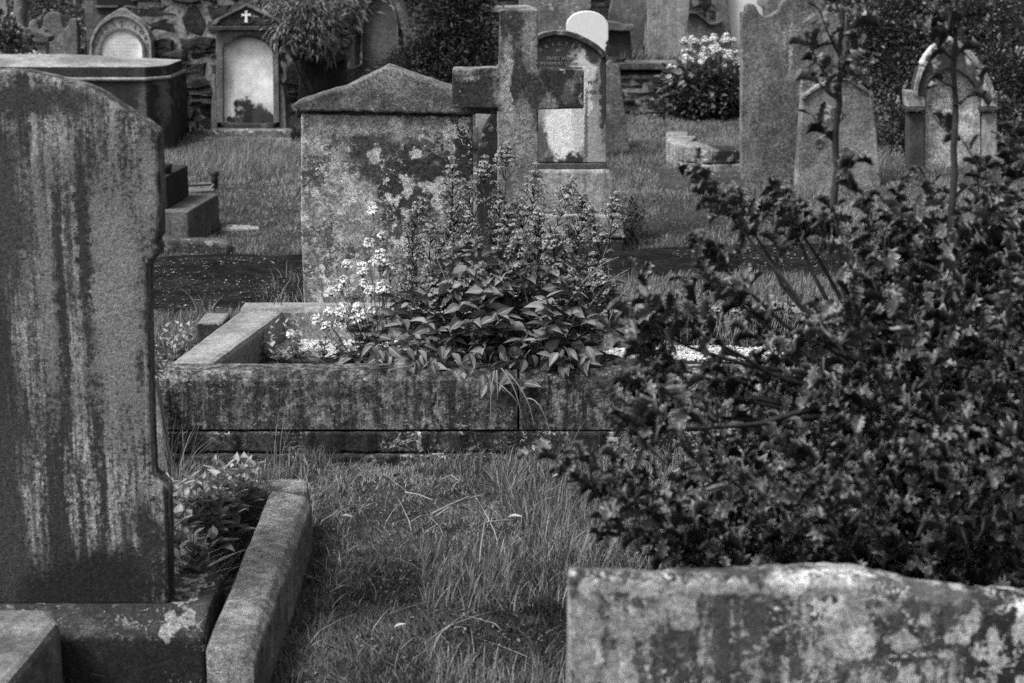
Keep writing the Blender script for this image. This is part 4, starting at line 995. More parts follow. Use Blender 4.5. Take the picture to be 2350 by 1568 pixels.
# dark backdrop wall and brick building, far right
M_bk = NT('dark brick'); bk = M_bk.n.new('ShaderNodeTexBrick'); M_bk.l.new(M_bk.map((1, 1, 1), (0, 0, 0), None, (R(90), 0, 0)), bk.inputs[0])
bk.inputs['Color1'].default_value = (.022,) * 3 + (1,); bk.inputs['Color2'].default_value = (.012,) * 3 + (1,); bk.inputs['Mortar'].default_value = (.03,) * 3 + (1,)
bk.inputs['Brick Width'].default_value = .24; bk.inputs['Row Height'].default_value = .075; bk.inputs['Mortar Size'].default_value = .008; bk.inputs['Scale'].default_value = 1
M_bk.l.new(bk.outputs[0], M_bk.b.inputs[0]); M_bk = M_bk.m
bb = thing('building', 'dark brick building wall at the top right corner behind the ivy', 'building', (P(2320, 100, 17.6).x, 17.6, 0))
x0 = P(2286, 50, 17.6).x
prism_y('wall', [(x0, -.05), (x0 + 4, -.05), (x0 + 4, 4), (x0, 4)], 17.6, 3, M_bk, bb, bevel=.01, jit=0)
prism_y('roof', [(x0 - .2, 4), (x0 + 4.2, 4), (x0 + 2, 5)], 17.4, 3.4, plain('roof', .05), bb, bevel=.01, jit=0)
far_slab('headstone', 'bright sliver of a pale headstone between the ivy and the dark brick building', [(2255, None), (2258, -60), (2286, -60), (2284, 100), (2282, None)], 17.2, .55, z0=0)
bw_ = thing('boundary_wall', 'high dark boundary wall far behind all the headstones', 'stone wall', (0, 25, .47))
rubble_wall(bw_, -9, 9, 25, .47, 2.6, M_rw, (.15, .3), (.2, .7), .4, .02, 21)
# ============================================================ PLANTS
def interp_curve(a, b, sag, n=7, side=Vector((0, 0, 0))):
    return [a.lerp(b, i / n) + Vector((0, 0, 1)) * (sag * math.sin(math.pi * i / n)) + side * math.sin(math.pi * i / n) for i in range(n + 1)]
HEADS_R = [flower_head_mesh('flower_head', h, rw, s, .0135, 36, .0056, t) for h, rw, s, t in ((.135, .029, 1, 6), (.165, .031, 2, 8), (.115, .029, 3, 6), (.145, .031, 4, 7), (.105, .028, 5, 5), (.095, .026, 6, 5))]
HEADS_W = [flower_head_mesh('flower_head', h, rw, s, .018, 42, .0068, t) for h, rw, s, t in ((.075, .026, 11, 2), (.055, .024, 12, 1), (.09, .030, 13, 3), (.05, .024, 14, 1))]
for m_ in HEADS_R: m_.materials.append(M_red)
for m_ in HEADS_W: m_.materials.append(M_white)
def valerian(root, heads, base, Yr_, meshes, matleaf, leaf=.07, nleaf=9, scale=1., extra=0, stemr=.0028, leafzone=(.05, .72), basewidth=.10, Dy=.12, more=None):
    """heads: px tips. Each gets a stem from the root patch, with opposite leaf pairs and a flower head as a sub-part"""
    LP, LD, LS, LU = [], [], [], []
    base = Vector(base)
    for i, (u, v) in enumerate(heads):
        Y = Yr_ + rnd.uniform(-Dy, Dy); tip = P(u, v, Y)
        mi = meshes[rnd.randrange(len(meshes))]; hh = max(v_.co.z for v_ in mi.vertices) * scale
        b = base + Vector((rnd.uniform(-basewidth, basewidth) + (tip.x - base.x) * .25, (Y - base.y) * .5 + rnd.uniform(-.04, .04), 0))
        tipb = tip - Vector(((tip.x - base.x) * .12 * 0, 0, hh))
        up = b + Vector(((tip.x - b.x) * .45, (tip.y - b.y) * .4, (tipb.z - b.z) * .55))
        pts = []
        for k in range(9):
            t_ = k / 8; pts.append(b * (1 - t_) ** 2 + up * 2 * t_ * (1 - t_) + tipb * t_ ** 2)
        st = tube('flower_stem', pts, stemr, stemr * .55, M_stem, root, 5)
        h = bpy.data.objects.new('flower_head', mi); C.objects.link(h); h.parent = st
        h.location = tipb - loc_of(root); h.scale = (scale,) * 3
        d = (pts[-1] - pts[-2]).normalized(); h.rotation_euler = (-d.y * .6, d.x * .8, rnd.uniform(0, 6.28))
        nn = nleaf
        for k in range(nn):
            t_ = leafzone[0] + (leafzone[1] - leafzone[0]) * (k + rnd.uniform(-.3, .3)) / nn; t_ = max(0.02, min(.9, t_))
            q = b * (1 - t_) ** 2 + up * 2 * t_ * (1 - t_) + tipb * t_ ** 2
            a = rnd.uniform(0, 6.28)
            for s_ in (0, math.pi):
                LP.append(q); e_ = .75 - .7 * rnd.random() - .6 * (1 - t_); LD.append((math.cos(a + s_), math.sin(a + s_) * .9, e_))
                LS.append(leaf * rnd.uniform(.7, 1.15) * (1.15 - .55 * t_))
    for i in range(extra):  # sterile leafy shoots fill the heart of the clump
        a = rnd.uniform(0, 6.28); q = math.sqrt(rnd.random())
        rx, ry, rz = root['rx'], root['ry'], root['rz']
        el = rnd.uniform(-.15, 1) ; cz = rz * max(0, el) ** .8 * math.sqrt(max(0., 1 - (q * .8) ** 2))
        p_ = base + Vector((math.cos(a) * q * rx, math.sin(a) * q * ry, cz))
        az = rnd.uniform(0, 6.28)
        for k in range(4):
            LP.append(p_ + Vector((0, 0, .006 * k))); aa = az + k * math.pi + (k // 2) * 1.57; LD.append((math.cos(aa) + math.cos(a) * .35, math.sin(aa) + math.sin(a) * .35, rnd.uniform(-.35, .55))); LS.append(leaf * rnd.uniform(.5, 1.25))
    if more: LP += [Vector(p) for p in more[0]]; LD += more[1]; LS += more[2]
    scatter('foliage', 'valerian', np.array([tuple(p) for p in LP]), np.array(LD), np.array(LS), matleaf, root, roll=rng.normal(0, .6, len(LP)))
# hanging leaves at the kerb lip
LPX = []; LDX = []; LSX = []
for i in range(90):
    u = rnd.uniform(850, 1390); f = 1 - abs(u - 1130) / 330; v = rnd.uniform(790, 800 + 90 * max(.1, f)); p_ = P(u, v, 5.36 - rnd.uniform(0, .05)) if v > 850 else P(u, v, 5.40 + rnd.uniform(-.05, .1))
    LPX.append(tuple(p_)); LDX.append((rnd.uniform(-.8, .8), -.5 * rnd.random() - .15, -rnd.uniform(.2, 1.2))); LSX.append(rnd.uniform(.035, .06))

q = G(1160, 832, .30); q.y = 5.62
rv = thing('red_valerian', 'big leafy red valerian clump with tall tiered flower spikes spilling over the long kerb', 'flowering plant', (q.x, q.y, .26))
rv['rx'] = .38; rv['ry'] = .25; rv['rz'] = .42
hd = [(1160, 322), (1037, 358), (1110, 355), (942, 428), (1085, 403), (1220, 372), (1285, 392), (1400, 437), (1335, 440), (1203, 448), (1040, 465), (1130, 490), (1280, 500), (950, 520), (1245, 520), (1330, 505), (1385, 500),
      (1010, 480), (1165, 470), (1300, 560), (1270, 560), (1070, 590), (1105, 610), (1000, 560), (1355, 560), (1075, 480), (1190, 520), (985, 500), (1235, 470), (1320, 460), (1145, 420), (1400, 600), (1250, 620), (1030, 620), (1320, 610), (960, 590), (1395, 640)]
valerian(rv, hd, (q.x, q.y, .24), 5.62, HEADS_R, M_val, .061, 10, 1.2, 470, basewidth=.16, Dy=.13, more=(LPX, LDX, LSX), leafzone=(.08, .72))
for (a, b, c_) in [((1135, 850), (1120, 920), (1130, 985)), ((1140, 850), (1142, 890), (1142, 918)), ((1150, 845), (1190, 890), (1196, 960)), ((1160, 850), (1215, 900), (1225, 975)), ((1210, 915), (1240, 910), (1262, 990)), ((1130, 870), (1180, 905), (1190, 930))]:
    p0, p1, p2_ = P(*a, 5.30), P(*b, 5.27), P(*c_, 5.29)
    tube('dead_stalk', [p0 * (1 - t_) ** 2 + p1 * 2 * t_ * (1 - t_) + p2_ * t_ ** 2 for t_ in np.linspace(0, 1, 9)], .0026, .0014, M_straw, rv, 4)
for (a, b) in [((1000, 610), (925, 480)), ((1040, 690), (965, 540)), ((1330, 740), (1440, 620)), ((1300, 700), (1420, 590)), ((1390, 760), (1445, 660)), ((1260, 790), (1220, 680))]:
    tube('dead_stalk', interp_curve(P(*a, 5.5), P(*b, 5.5), .03), .0022, .0012, M_straw, rv, 4)

q = G(880, 800, .2); q.y = 5.72
wv_ = thing('white_valerian', 'bright white valerian drooping left of the red clump inside the long kerb', 'flowering plant', (q.x, q.y, .18))
wv_['rx'] = .16; wv_['ry'] = .12; wv_['rz'] = .12
hw = [(856, 470), (880, 528), (846, 545), (795, 595), (829, 600), (785, 632), (878, 600), (852, 655), (766, 690), (808, 660), (885, 640), (790, 648), (855, 700), (760, 735), (652, 752), (735, 715), (830, 640), (870, 570), (770, 655), (805, 700), (835, 690), (750, 700), (785, 770), (895, 610)]
valerian(wv_, hw, (q.x + .03, q.y, .17), 5.66, HEADS_W, M_val, .05, 5, 1.15, 30, .0022, (.1, .7), .06, .06)

def weed(name, label, base, h, n, leaf, mat, group, cat='weed', spread=.06, tmpl='valerian', heads=0):
    root = thing(name, label, cat, base, group); tb = Tubes(); LP, LD, LS = [], [], []
    for i in range(n):
        a = rnd.uniform(0, 6.28); tip = Vector(base) + Vector((math.cos(a) * spread * rnd.uniform(.3, 1), math.sin(a) * spread * rnd.uniform(.2, .8), h * rnd.uniform(.6, 1)))
        b = Vector(base) + Vector((rnd.uniform(-.02, .02), rnd.uniform(-.02, .02), 0)); pts = interp_curve(b, tip, .0, 5); tb.add(pts, .0022, .0012, 4)
        k = max(3, int(h / .028))
        for j in range(k):
            t_ = (j + 1) / k; q_ = b.lerp(tip, t_); az = j * 1.57 + a
            for s_ in (0, math.pi):
                LP.append(tuple(q_)); LD.append((math.cos(az + s_), math.sin(az + s_), rnd.uniform(.2, .9) + .5 * t_)); LS.append(leaf * rnd.uniform(.7, 1.1) * (1.1 - .5 * t_))
    tb.build('stem', M_stem, root); scatter('foliage', tmpl, LP, LD, LS, mat, root)
    return root
wdl = ['weed with a tiny white flower', 'upright pale weed', 'low spreading weed']
k = 0
inplot = [(575, 835, .10), (612, 830, .15), (668, 822, .17), (700, 836, .11), (740, 830, .12), (790, 838, .10), (640, 838, .08), (830, 842, .1)]
where = ['at the inner left corner of the long kerb', 'second from the left kerb on the chippings', 'tallest of those rising before the white chippings', 'low before the middle of the chippings', 'right of the tallest chippings weed', 'under the drooping white valerian', 'small, between the two taller weeds by the left kerb', 'last before the leafy red valerian']
for (u, v, h), w_ in zip(inplot, where):
    b = G(u, v + 3, ZS); b.y = max(b.y, Yf + .17); weed('weed', 'pale leafy weed ' + w_, b, h * 1.0, 4, .045, M_valpale, 'weeds in the central plot'); k += 1
outp = [(372, 850, .16, 'nearest the near headstone outside the long kerb'), (405, 835, .17, 'tallest outside the left end of the long kerb'), (440, 800, .10, 'against the left side kerb, farther back'), (392, 866, .1, 'lowest at the left corner of the long kerb')]
for (u, v, h, w_) in outp:
    b = G(u, v + 40, 0.); b.z = hgt(b.x, b.y); weed('weed', 'leafy light green weed ' + w_, b, h + .07, 5, .055, M_valpale, 'weeds outside the left kerb')
near = [(410, 1300, .14), (440, 1260, .17), (480, 1240, .20), (520, 1215, .18), (555, 1190, .14), (415, 1220, .12), (470, 1195, .08), (530, 1170, .05), (440, 1340, .12), (425, 1180, .06)]
nw = ['beside the lower edge of the near headstone', 'one plant in from the near headstone', 'tallest in the middle of the near grave', 'broad-leaved next to the pale side rail', 'near the far end of the side rail', 'half hidden by the near headstone edge', 'behind the tallest one in the near grave', 'just before the end rail', 'lowest near the plinth', 'farthest left by the end rail']
for (u, v, h), w_ in zip(near, nw):
    b = G(u, v + 40, .02); weed('weed', 'leafy weed ' + w_, b, h + (.07 if h > .1 else .03), 6, .074, M_valpale, 'weeds in the near grave plot')
# tuft of strap leaves near the plinth
def tuft(label, base, n, h, w_, mat, group=None, lean=.8, cat='grass tuft'):
    root = thing('grass_tuft', label, cat, base, group)
    xs_ = rng.normal(base[0], .02, n); ys_ = rng.normal(base[1], .02, n)
    blades('blade_cluster', xs_, ys_, rng.uniform(.5, 1, n) * h, np.full(n, w_), mat, lean=lean, parent=root, zs=np.full(n, base[2]))
    return root
tuft('arching strap-leaved tuft at the foot of the near grave weeds', G(430, 1350, .03), 60, .17, .006, M_valpale, lean=1.2)
tuft('tuft of thin grass growing on the corner joint of the near grave kerb', G(610, 1112, .14), 130, .08, .0025, M_grass, 'seedy grass tufts')
tuft('tall wispy seeding grass in front of the long kerb foundation', G(640, 1095, .03), 14, .30, .002, M_grassl, 'seedy grass tufts', .35)
tuft('tall dark weedy stems beside the near headstone in front of the kerb corner', G(405, 1130, .03), 30, .30, .004, M_grass, 'seedy grass tufts', .4)
tuft('wispy grass stems before the middle of the long kerb', G(1290, 1090, .02), 16, .22, .002, M_grassl, 'seedy grass tufts', .4)
tuft('long grass blades standing against the path edge by the left side kerb', G(475, 735, 0), 14, .2, .005, M_grassl, 'seedy grass tufts', .6)
tuft('thin grass seedlings on the back left kerb corner', G(650, 700, ZK), 12, .09, .003, M_grassl, 'seedy grass tufts', .5)

# twigs and dead stalks on the lawn
def twig(label, pts, r0, mat=M_straw, name='dead_stalk', cat='dead stalk'):
    P3 = [G(u, v, z) for (u, v, z) in pts]; root = None
    o = tube(name, P3, r0, r0 * .6, mat, None, 5); setp(o, label, cat, 'dead stalks on the lawn'); return o
twig('upright pale dead stalk in the middle of the front lawn', [(1100, 1310, .02), (1103, 1260, .06), (1112, 1200, .11)], .0032)
twig('bent pale dead stalk lying from the upright one', [(1112, 1200, .11), (1150, 1195, .10), (1178, 1194, .09), (1190, 1205, .05)], .0028)
twig('pale dried stem bundle lying below the kerb', [(990, 1180, .05), (1030, 1160, .06), (1075, 1140, .06)], .004)
twig('second dried stem crossing the stem bundle', [(1000, 1186, .05), (1050, 1150, .06), (1110, 1136, .05)], .003)
twig('thin curved stalk arching near the kerb foot', [(1015, 1100, .03), (1035, 1090, .07), (1055, 1105, .05)], .0025)
twig('thin straight straw lying below the kerb left of centre', [(930, 1130, .04), (960, 1135, .04), (993, 1148, .03)], .003)
twig('short pale straw lying at the right edge of the lawn', [(1395, 1350, .05), (1420, 1325, .06), (1440, 1318, .05)], .004)
def dead_leaf(label, u, v, s, z=.05):
    o = scatter('fallen_leaf', 'valerian', [tuple(G(u, v, z))], [(rnd.uniform(.5, 1), rnd.uniform(-.3, .3), .3)], [s], M_straw, None); setp(o, label, 'leaf', 'fallen leaves on the lawn')
dead_leaf('pale curled fallen leaf on the lawn beyond the near kerb', 780, 1192, .045)
dead_leaf('pale fallen leaf on the lawn under the middle of the kerb', 1165, 1190, .045)
dead_leaf('tiny pale fallen leaf low on the lawn by the side rail', 905, 1440, .03)
dead_leaf('small fallen leaf in the grass at the right of the lawn', 1268, 1095, .04)

# ---- lawns
def pip(x, y, poly):
    inside = np.zeros(len(x), bool); n = len(poly)
    for i in range(n):
        x1, y1 = poly[i]; x2, y2 = poly[(i + 1) % n]
        c_ = ((y1 > y) != (y2 > y)) & (x < (x2 - x1) * (y - y1) / (y2 - y1 + 1e-12) + x1); inside ^= c_
    return inside
def region(pxpoly, n):
    poly = [(G(u, v).x, G(u, v).y) for u, v in pxpoly]
    X0, X1 = min(p[0] for p in poly), max(p[0] for p in poly); Y0, Y1 = min(p[1] for p in poly), max(p[1] for p in poly)
    x = rng.uniform(X0, X1, n * 2); y = rng.uniform(Y0, Y1, n * 2); k = pip(x, y, poly); return x[k][:n], y[k][:n]
def vnoise(x, y, s, seed=0):
    return .5 + .25 * (np.sin(x * s + seed) * np.cos(y * s * 1.13 + seed * 2) + np.sin((x + y) * s * .71 + seed * 3 + 1.7 * np.sin(y * s * .5))) 
# front lawn: short matted turf plus longer dark tussocks to the right
x, y = region([(560, 1900), (730, 1090), (380, 1095), (380, 1062), (1600, 1062), (2450, 1062), (2450, 1900)], 130000)
long_ = np.clip((x + .25) * 1.4 + .25 * np.sin(y * 4) + (y > 5.0) * .35, 0, 1); vn = vnoise(x, y, 9) * vnoise(x, y, 3.1, 2) * 2
fv_ = np.sin(x * 31 + 3 * np.sin(y * 23)) * np.cos(y * 29 + 2 * np.sin(x * 19)); h = (.012 + .03 * rng.random(len(x)) ** 2) * (1 + 1.1 * vn) * (1 + .7 * fv_) + long_ * rng.random(len(x)) ** 2 * .08 * vn; h *= np.where(y > 5.0, .75, 1.)
bare = vnoise(x, y, 6.5, 5) < .22
k = ~((bare | (fv_ < -.45)) & (rng.random(len(x)) < .75)); x, y, h, vn, long_, fv_ = x[k], y[k], h[k], vn[k], long_[k], fv_[k]
pt_ = vnoise(x, y, 2.7, 1.3) * vnoise(x, y, 6.1, 4.) * 3.2; tone = np.clip(rng.random(len(x)) ** 1.5 * .55 * (.5 + .6 * pt_) + .5 * pt_ * vnoise(x, y, 4.3, 8) * (1 + .4 * fv_) - .3 * long_ - .1 + .22 * (x < -.05) * vnoise(x, y, 8, 3), 0, 1)
h = np.where(x < .05, np.minimum(h, .022 + .018 * vn), h)
blades('lawn_grass', x, y, h, rng.uniform(.0020, .0046, len(x)), M_grass, lean=.95, wind=(.28 * np.sin(x * 9 + 2 * np.sin(y * 7)) - .1, .25 * np.cos(x * 8 - y * 9)), tone=tone, label='short matted lawn grass in front of the long kerb')
x, y = region([(600, 1568), (740, 1110), (1500, 1080), (1500, 1568)], 1100)
k = vnoise(x, y, 7, 4) > .5; x, y = x[k], y[k]
o = scatter('lawn_herbs', 'small', np.stack([x, y, hgt_np(x, y) + rng.uniform(.008, .03, len(x))], 1), rng.normal(0, 1, (len(x), 3)) * (1, 1, .3), rng.uniform(.006, .013, len(x)), M_val, None)
setp(o, 'tiny round-leaved herbs mixed into the front lawn', 'ground cover', None, 'stuff')
x1_ = np.concatenate([rng.uniform(-2.6, -.45, 26000), rng.uniform(1.25, 2.9, 22000), rng.uniform(-2.6, -1.15, 9000), rng.uniform(1.7, 3.2, 12000)])
y1_ = np.concatenate([rng.uniform(2.6, 5.33, 48000), rng.uniform(5.33, 7.6, 21000)]); k = ~((x1_ > -1.0) & (x1_ < -.5) & (y1_ < 4.7))
x1_, y1_ = x1_[k], y1_[k]
blades('side_grass', x1_, y1_, rng.uniform(.02, .07, len(x1_)), np.full(len(x1_), .004), M_grass, lean=.8, label='mown grass on either side of the central graves')
# sprinkled straw in the lawn
x, y = region([(700, 1568), (740, 1110), (1500, 1080), (1500, 1568)], 170)
blades('dead_grass', x, y, rng.uniform(.03, .10, len(x)), np.full(len(x), .003), M_straw, lean=1.8, label='dry straw-coloured grass blades scattered in the front lawn')
x, y = region([(1000, 1700), (960, 1240), (1330, 1150), (1400, 1700)], 7000); k = vnoise(x, y, 6, 7) > .42; x, y = x[k], y[k]
blades('tussock_grass', x, y, rng.uniform(.03, .10, len(x)), rng.uniform(.003, .005, len(x)), M_grass, lean=.45, label='darker upright tussocky grass on the right half of the front lawn')
# tall growth right of the lawn and at the kerb foot
x, y = region([(1150, 1150), (1120, 1085), (1700, 1080), (1750, 1330), (1300, 1330)], 6500)
blades('long_grass', x, y, rng.uniform(.04, .14, len(x)), rng.uniform(.0025, .0045, len(x)), M_grass, lean=.5, label='longer grass between the front lawn and the holly')
x, y = region([(400, 1400), (400, 1110), (600, 1125), (480, 1400)], 3500)
blades('grave_grass', x, y, rng.uniform(.03, .1, len(x)), np.full(len(x), .0035), M_grass, lean=.6, label='dark grass growing inside the near grave kerb')
x, y = region([(400, 1085), (400, 1058), (1500, 1058), (1500, 1085)], 5000); k = vnoise(x, y, 8, 1) > .52; x, y = x[k], y[k]
blades('kerb_foot_grass', x, y, rng.uniform(.03, .085, len(x)), np.full(len(x), .003), M_grass, lean=.5, label='ragged grass growing against the foot of the long kerb')
# strips beyond the plot
x, y = region([(320, 800), (330, 735), (560, 728), (690, 800)], 6000)
blades('verge_grass', x, y, rng.uniform(.04, .10, len(x)), np.full(len(x), .004), M_grass, lean=.4, label='verge of grass between the left kerb and the dark path')
x, y = region([(1100, 740), (1100, 660), (1430, 640), (2400, 630), (2400, 760)], 20000)
blades('verge_grass', x, y, rng.uniform(.02, .06, len(x)), np.full(len(x), .004), M_grassl, lean=.4, label='verge of grass between the plot and the path on the right')
# middle distance
x, y = region([(-150, 600), (100, 290), (2400, 258), (2700, 578)], 225000)
a_, b_ = path_bounds(x); k = ~((y > a_ - .02) & (y < b_ + .0)); x, y = x[k], y[k]
vn = vnoise(x, y, 4.2, 3)
tall = np.exp(-((x + 2.1) / .55) ** 2 - ((y - 12.7) / .9) ** 2) * .22 + np.exp(-((x - 1.9) / .5) ** 2 - ((y - 13.6) / .7) ** 2) * .12
cl_ = np.sin(x * 13 + 2 * np.sin(y * 9)) * np.cos(y * 11 + 2 * np.sin(x * 7)); h = .012 + .034 * rng.random(len(x)) * vn * 2 * (1 + .9 * cl_) + tall * rng.uniform(.4, 1, len(x))
rk_ = (np.abs(x - 1.36) < .36) & (y > 11.6) & (y < 12.42); h = np.where(rk_, h * .2, h); lk_ = (x < -1.5) & (y > 8.8) & (y < 9.9); h = np.where(lk_, h * .45, h)
tone = np.clip(.2 + .45 * vnoise(x, y, 3, 6) + .25 * cl_ + rng.uniform(-.3, .3, len(x)), 0, 1)
blades('rough_grass', x, y, h, rng.uniform(.004, .008, len(x)), M_grassl, lean=.6, tone=tone, label='rough grass growing among the headstones beyond the path')
x = rng.uniform(-3.5, 5.5, 26000); y = rng.uniform(EDGE_Y + .3, 21, 26000)
blades('terrace_grass', x, y, rng.uniform(.04, .12, len(x)), np.full(len(x), .009), M_grass, lean=.6, zs=np.full(len(x), .465), label='grass on the raised terrace at the back')
x, y = region([(560, 840), (640, 715), (1480, 712), (1480, 840)], 700)
blades('plot_grass', x, y, rng.uniform(.04, .10, len(x)), np.full(len(x), .003), M_grass, lean=.7, zs=np.full(len(x), ZS), label='thin grass inside the central grave plot')
# litter on the path
x, y = region([(250, 728), (520, 712), (700, 695), (1430, 630), (2000, 625), (2000, 580), (1430, 582), (700, 595), (250, 612)], 2600)
k = vnoise(x, y, 5, 9) > .35; x, y = x[k], y[k]
o = scatter('leaf_litter', 'small', np.stack([x, y, hgt_np(x, y) + .014], 1), np.stack([rng.normal(0, 1, len(x)), rng.normal(0, .3, len(x)), np.zeros(len(x))], 1), .005 + .014 * rng.random(len(x)) ** 3 , leafmat('pale litter', .05, .3, .8, .2, None, 0), None)
setp(o, 'pale leaf litter scattered on the dark path', 'litter', None, 'stuff')

# ivy and dead stems at the right end of the plot
def leafcloud(root, blobs_, n, kind, size, mat, clump=.06, per=12, up=.3, name='foliage'):
    """blobs: (u, v, Y, ru px, rv px, ry m)"""
    tot = sum(b[3] * b[4] for b in blobs_); PS, DS = [], []
    for (u, v, Y, ru, rv_, ry) in blobs_:
        k_ = Y * 1.03 / FPX; c0 = np.array(P(u, v, Y)); m_ = max(1, int(n * ru * rv_ / tot / per))
        d = norm(rng.normal(0, 1, (m_, 3))); rad = rng.uniform(.35, 1, (m_, 1)) ** .5
        lump = 1 + .22 * np.sin(d[:, :1] * 7 + u) * np.cos(d[:, 2:] * 6 + v)
        cc = c0 + d * rad * lump * np.array([ru * k_, ry, rv_ * k_])
        for c1, d1 in zip(cc, d):
            p_ = c1 + rng.normal(0, 1, (per, 3)) * clump * np.array([1, 1, .8]); PS.append(p_)
            DS.append(norm(p_ - c1) * .8 + d1 * .6 + np.array([0, 0, up]) + rng.normal(0, .25, (per, 3)))
    PS = np.concatenate(PS); DS = np.concatenate(DS)
    k = PS[:, 2] > -.02; PS, DS = PS[k], DS[k]
    scatter(name, kind, PS, DS, rng.uniform(.6, 1.2, len(PS)) * size, mat, root, roll=rng.normal(0, .5, len(PS)))
def shrub(name, label, cat, blobs_, n, kind, size, mat, base, stems=8, **kw):
    root = thing(name, label, cat, base); tb = Tubes()
    for i in range(stems):
        b = blobs_[i % len(blobs_)]; tip = P(b[0] + rnd.uniform(-.6, .6) * b[3], b[1] - rnd.uniform(-.3, .6) * b[4], b[2] + rnd.uniform(-.3, .3) * b[5])
        tb.add(interp_curve(Vector(base) + Vector((rnd.uniform(-.05, .05), rnd.uniform(-.03, .03), 0)), tip, .02, 6, Vector((rnd.uniform(-.05, .05), 0, 0))), .012, .003, 5)
    tb.build('stem', M_bark, root); leafcloud(root, blobs_, n, kind, size, mat, **kw); return root
Yi = 6.35
shrub('ivy', 'tangle of small-leaved ivy and dry stems over the back kerb behind the holly', 'ivy', [(1620, 745, Yi, 130, 42, .07), (1800, 750, Yi, 120, 45, .07), (1980, 750, Yi, 120, 50, .07)], 6000, 'small', .02, M_ivy, G(1700, 800, ZS + .0), 10, clump=.03, per=10)
tb = Tubes()
sr = thing('dry_stems', 'stand of thin pale dead stems in front of the ivy behind the holly', 'dead stems', G(1650, 800, ZS))
for i in range(90):
    u = rnd.uniform(1440, 1900); v = rnd.uniform(770, 815); a = G(u, v, ZS); a.y = min(a.y, 6.25)
    tb.add(interp_curve(a, a + Vector((rnd.uniform(-.05, .05), rnd.uniform(-.05, .03), rnd.uniform(.08, .22))), 0, 3, Vector((rnd.uniform(-.015, .015), 0, 0))), .0018, .001, 3)
tb.build('stem', M_straw, sr)

# pale-leaved shrub over the wall
shrub('leafy_shrub', 'pale narrow-leaved shrub hanging over the marble-panelled monument from the right', 'shrub', [(712, 20, 14.1, 60, 50, .3), (655, 62, 13.9, 22, 30, .15), (725, 75, 14.1, 40, 30, .25), (640, 0, 14.3, 50, 22, .2), (780, 0, 14.4, 50, 30, .2)], 3600, 'long', .065, M_ivyp, (P(760, 200, 14.5).x, 14.55, 0.), 8, clump=.09, per=10, up=-.1)
shrub('conifer', 'dark bushy conifer left of the cross', 'conifer', [(1040, 60, 13.6, 75, 85, .35), (1085, 130, 13.4, 50, 60, .3), (1000, 130, 13.5, 60, 50, .3), (950, 160, 13.4, 60, 36, .3), (1060, 180, 13.3, 70, 40, .3), (1060, -20, 13.7, 60, 50, .3), (1110, 90, 13.3, 26, 30, .15), (900, 175, 13.5, 40, 26, .2)], 26000, 'long', .05, M_yew, (P(1040, 250, 13.5).x, 13.5, 0), 12, clump=.05, per=14, up=.35)
# white valerian on the far wall
q = P(1625, 200, 16.2)
fw = thing('white_valerian', 'white valerian in full flower on top of the low back wall', 'flowering plant', (q.x, 16.2, .3)); fw['rx'] = .3; fw['ry'] = .12; fw['rz'] = .2
hf = [(1600, 78), (1622, 82), (1570, 84), (1640, 76), (1595, 92), (1668, 74), (1575, 108), (1592, 112), (1612, 106), (1652, 100), (1564, 122), (1578, 134), (1600, 128), (1625, 118), (1645, 122), (1668, 112), (1680, 124), (1690, 112), (1584, 146), (1612, 142), (1636, 140), (1660, 138), (1686, 140), (1560, 138), (1572, 156), (1600, 160), (1645, 158), (1675, 152), (1692, 156), (1540, 166), (1588, 168), (1650, 166)]
hf += [(u_ + rnd.uniform(-14, 14), v_ + rnd.uniform(4, 22)) for u_, v_ in hf]
valerian(fw, hf, (q.x, 16.22, .32), 16.15, HEADS_W, M_ivyp, .07, 3, 1.75, 0, .004, (.1, .6), .15, .1)
leafcloud(fw, [(1620, 178, 16.1, 70, 22, .12), (1600, 205, 16.1, 50, 20, .1), (1670, 190, 16.1, 34, 26, .1)], 900, 'valerian', .11, M_val, .07, 5, .1, name='lower_foliage')
shrub('bramble', 'dark leafy bramble mass against the foot of the low back wall', 'shrub', [(1610, 225, 16.0, 70, 30, .15), (1680, 220, 16.0, 40, 34, .15), (1560, 250, 16., 60, 16, .1)], 2600, 'small', .05, M_ivy, (P(1620, 260, 16).x, 16.05, 0), 6, clump=.06)
# dark ivy and evergreens at the right
shrub('evergreen_bush', 'big dark evergreen bush filling the back between the gabled and gothic headstones', 'bush', [(2060, 60, 14.6, 90, 90, .4), (2060, 200, 14.2, 70, 90, .35), (2070, 300, 13.6, 60, 70, .3), (2160, 60, 14.8, 90, 80, .4), (1985, 100, 14.4, 60, 80, .3)], 15000, 'small', .042, M_ivy, (P(2070, 330, 14).x, 14., 0), 12, clump=.07, per=14)
shrub('ivy_bush', 'dark glossy ivy bush behind the right side of the gothic-arched headstone', 'bush', [(2230, 80, 14.5, 60, 80, .3), (2290, 200, 14.0, 60, 90, .3), (2310, 320, 13.6, 70, 80, .3), (2380, 150, 14.3, 60, 120, .3), (2260, 10, 14.7, 60, 40, .3)], 13000, 'small', .042, M_ivy, (P(2300, 330, 13.8).x, 13.8, 0), 12, clump=.07, per=14)
shrub('laurel', 'small dark round-leaved shrub at the far left before the pale gabled headstone', 'shrub', [(18, 100, 14.4, 36, 34, .15), (50, 130, 14.35, 40, 16, .1), (-10, 60, 14.5, 34, 40, .2)], 900, 'small', .055, M_ivy, (P(0, 200, 14.5).x, 14.5, 0), 5, clump=.05, per=6)
shrub('hedge_bush', 'dark leafy bush behind the three-lobed headstone', 'bush', [(150, 20, 18, 60, 50, .3), (90, 10, 18.2, 60, 60, .3), (190, 60, 17.6, 26, 60, .2)], 2600, 'small', .06, M_ivyp, (P(140, 100, 18).x, 18, 0), 6, clump=.09)
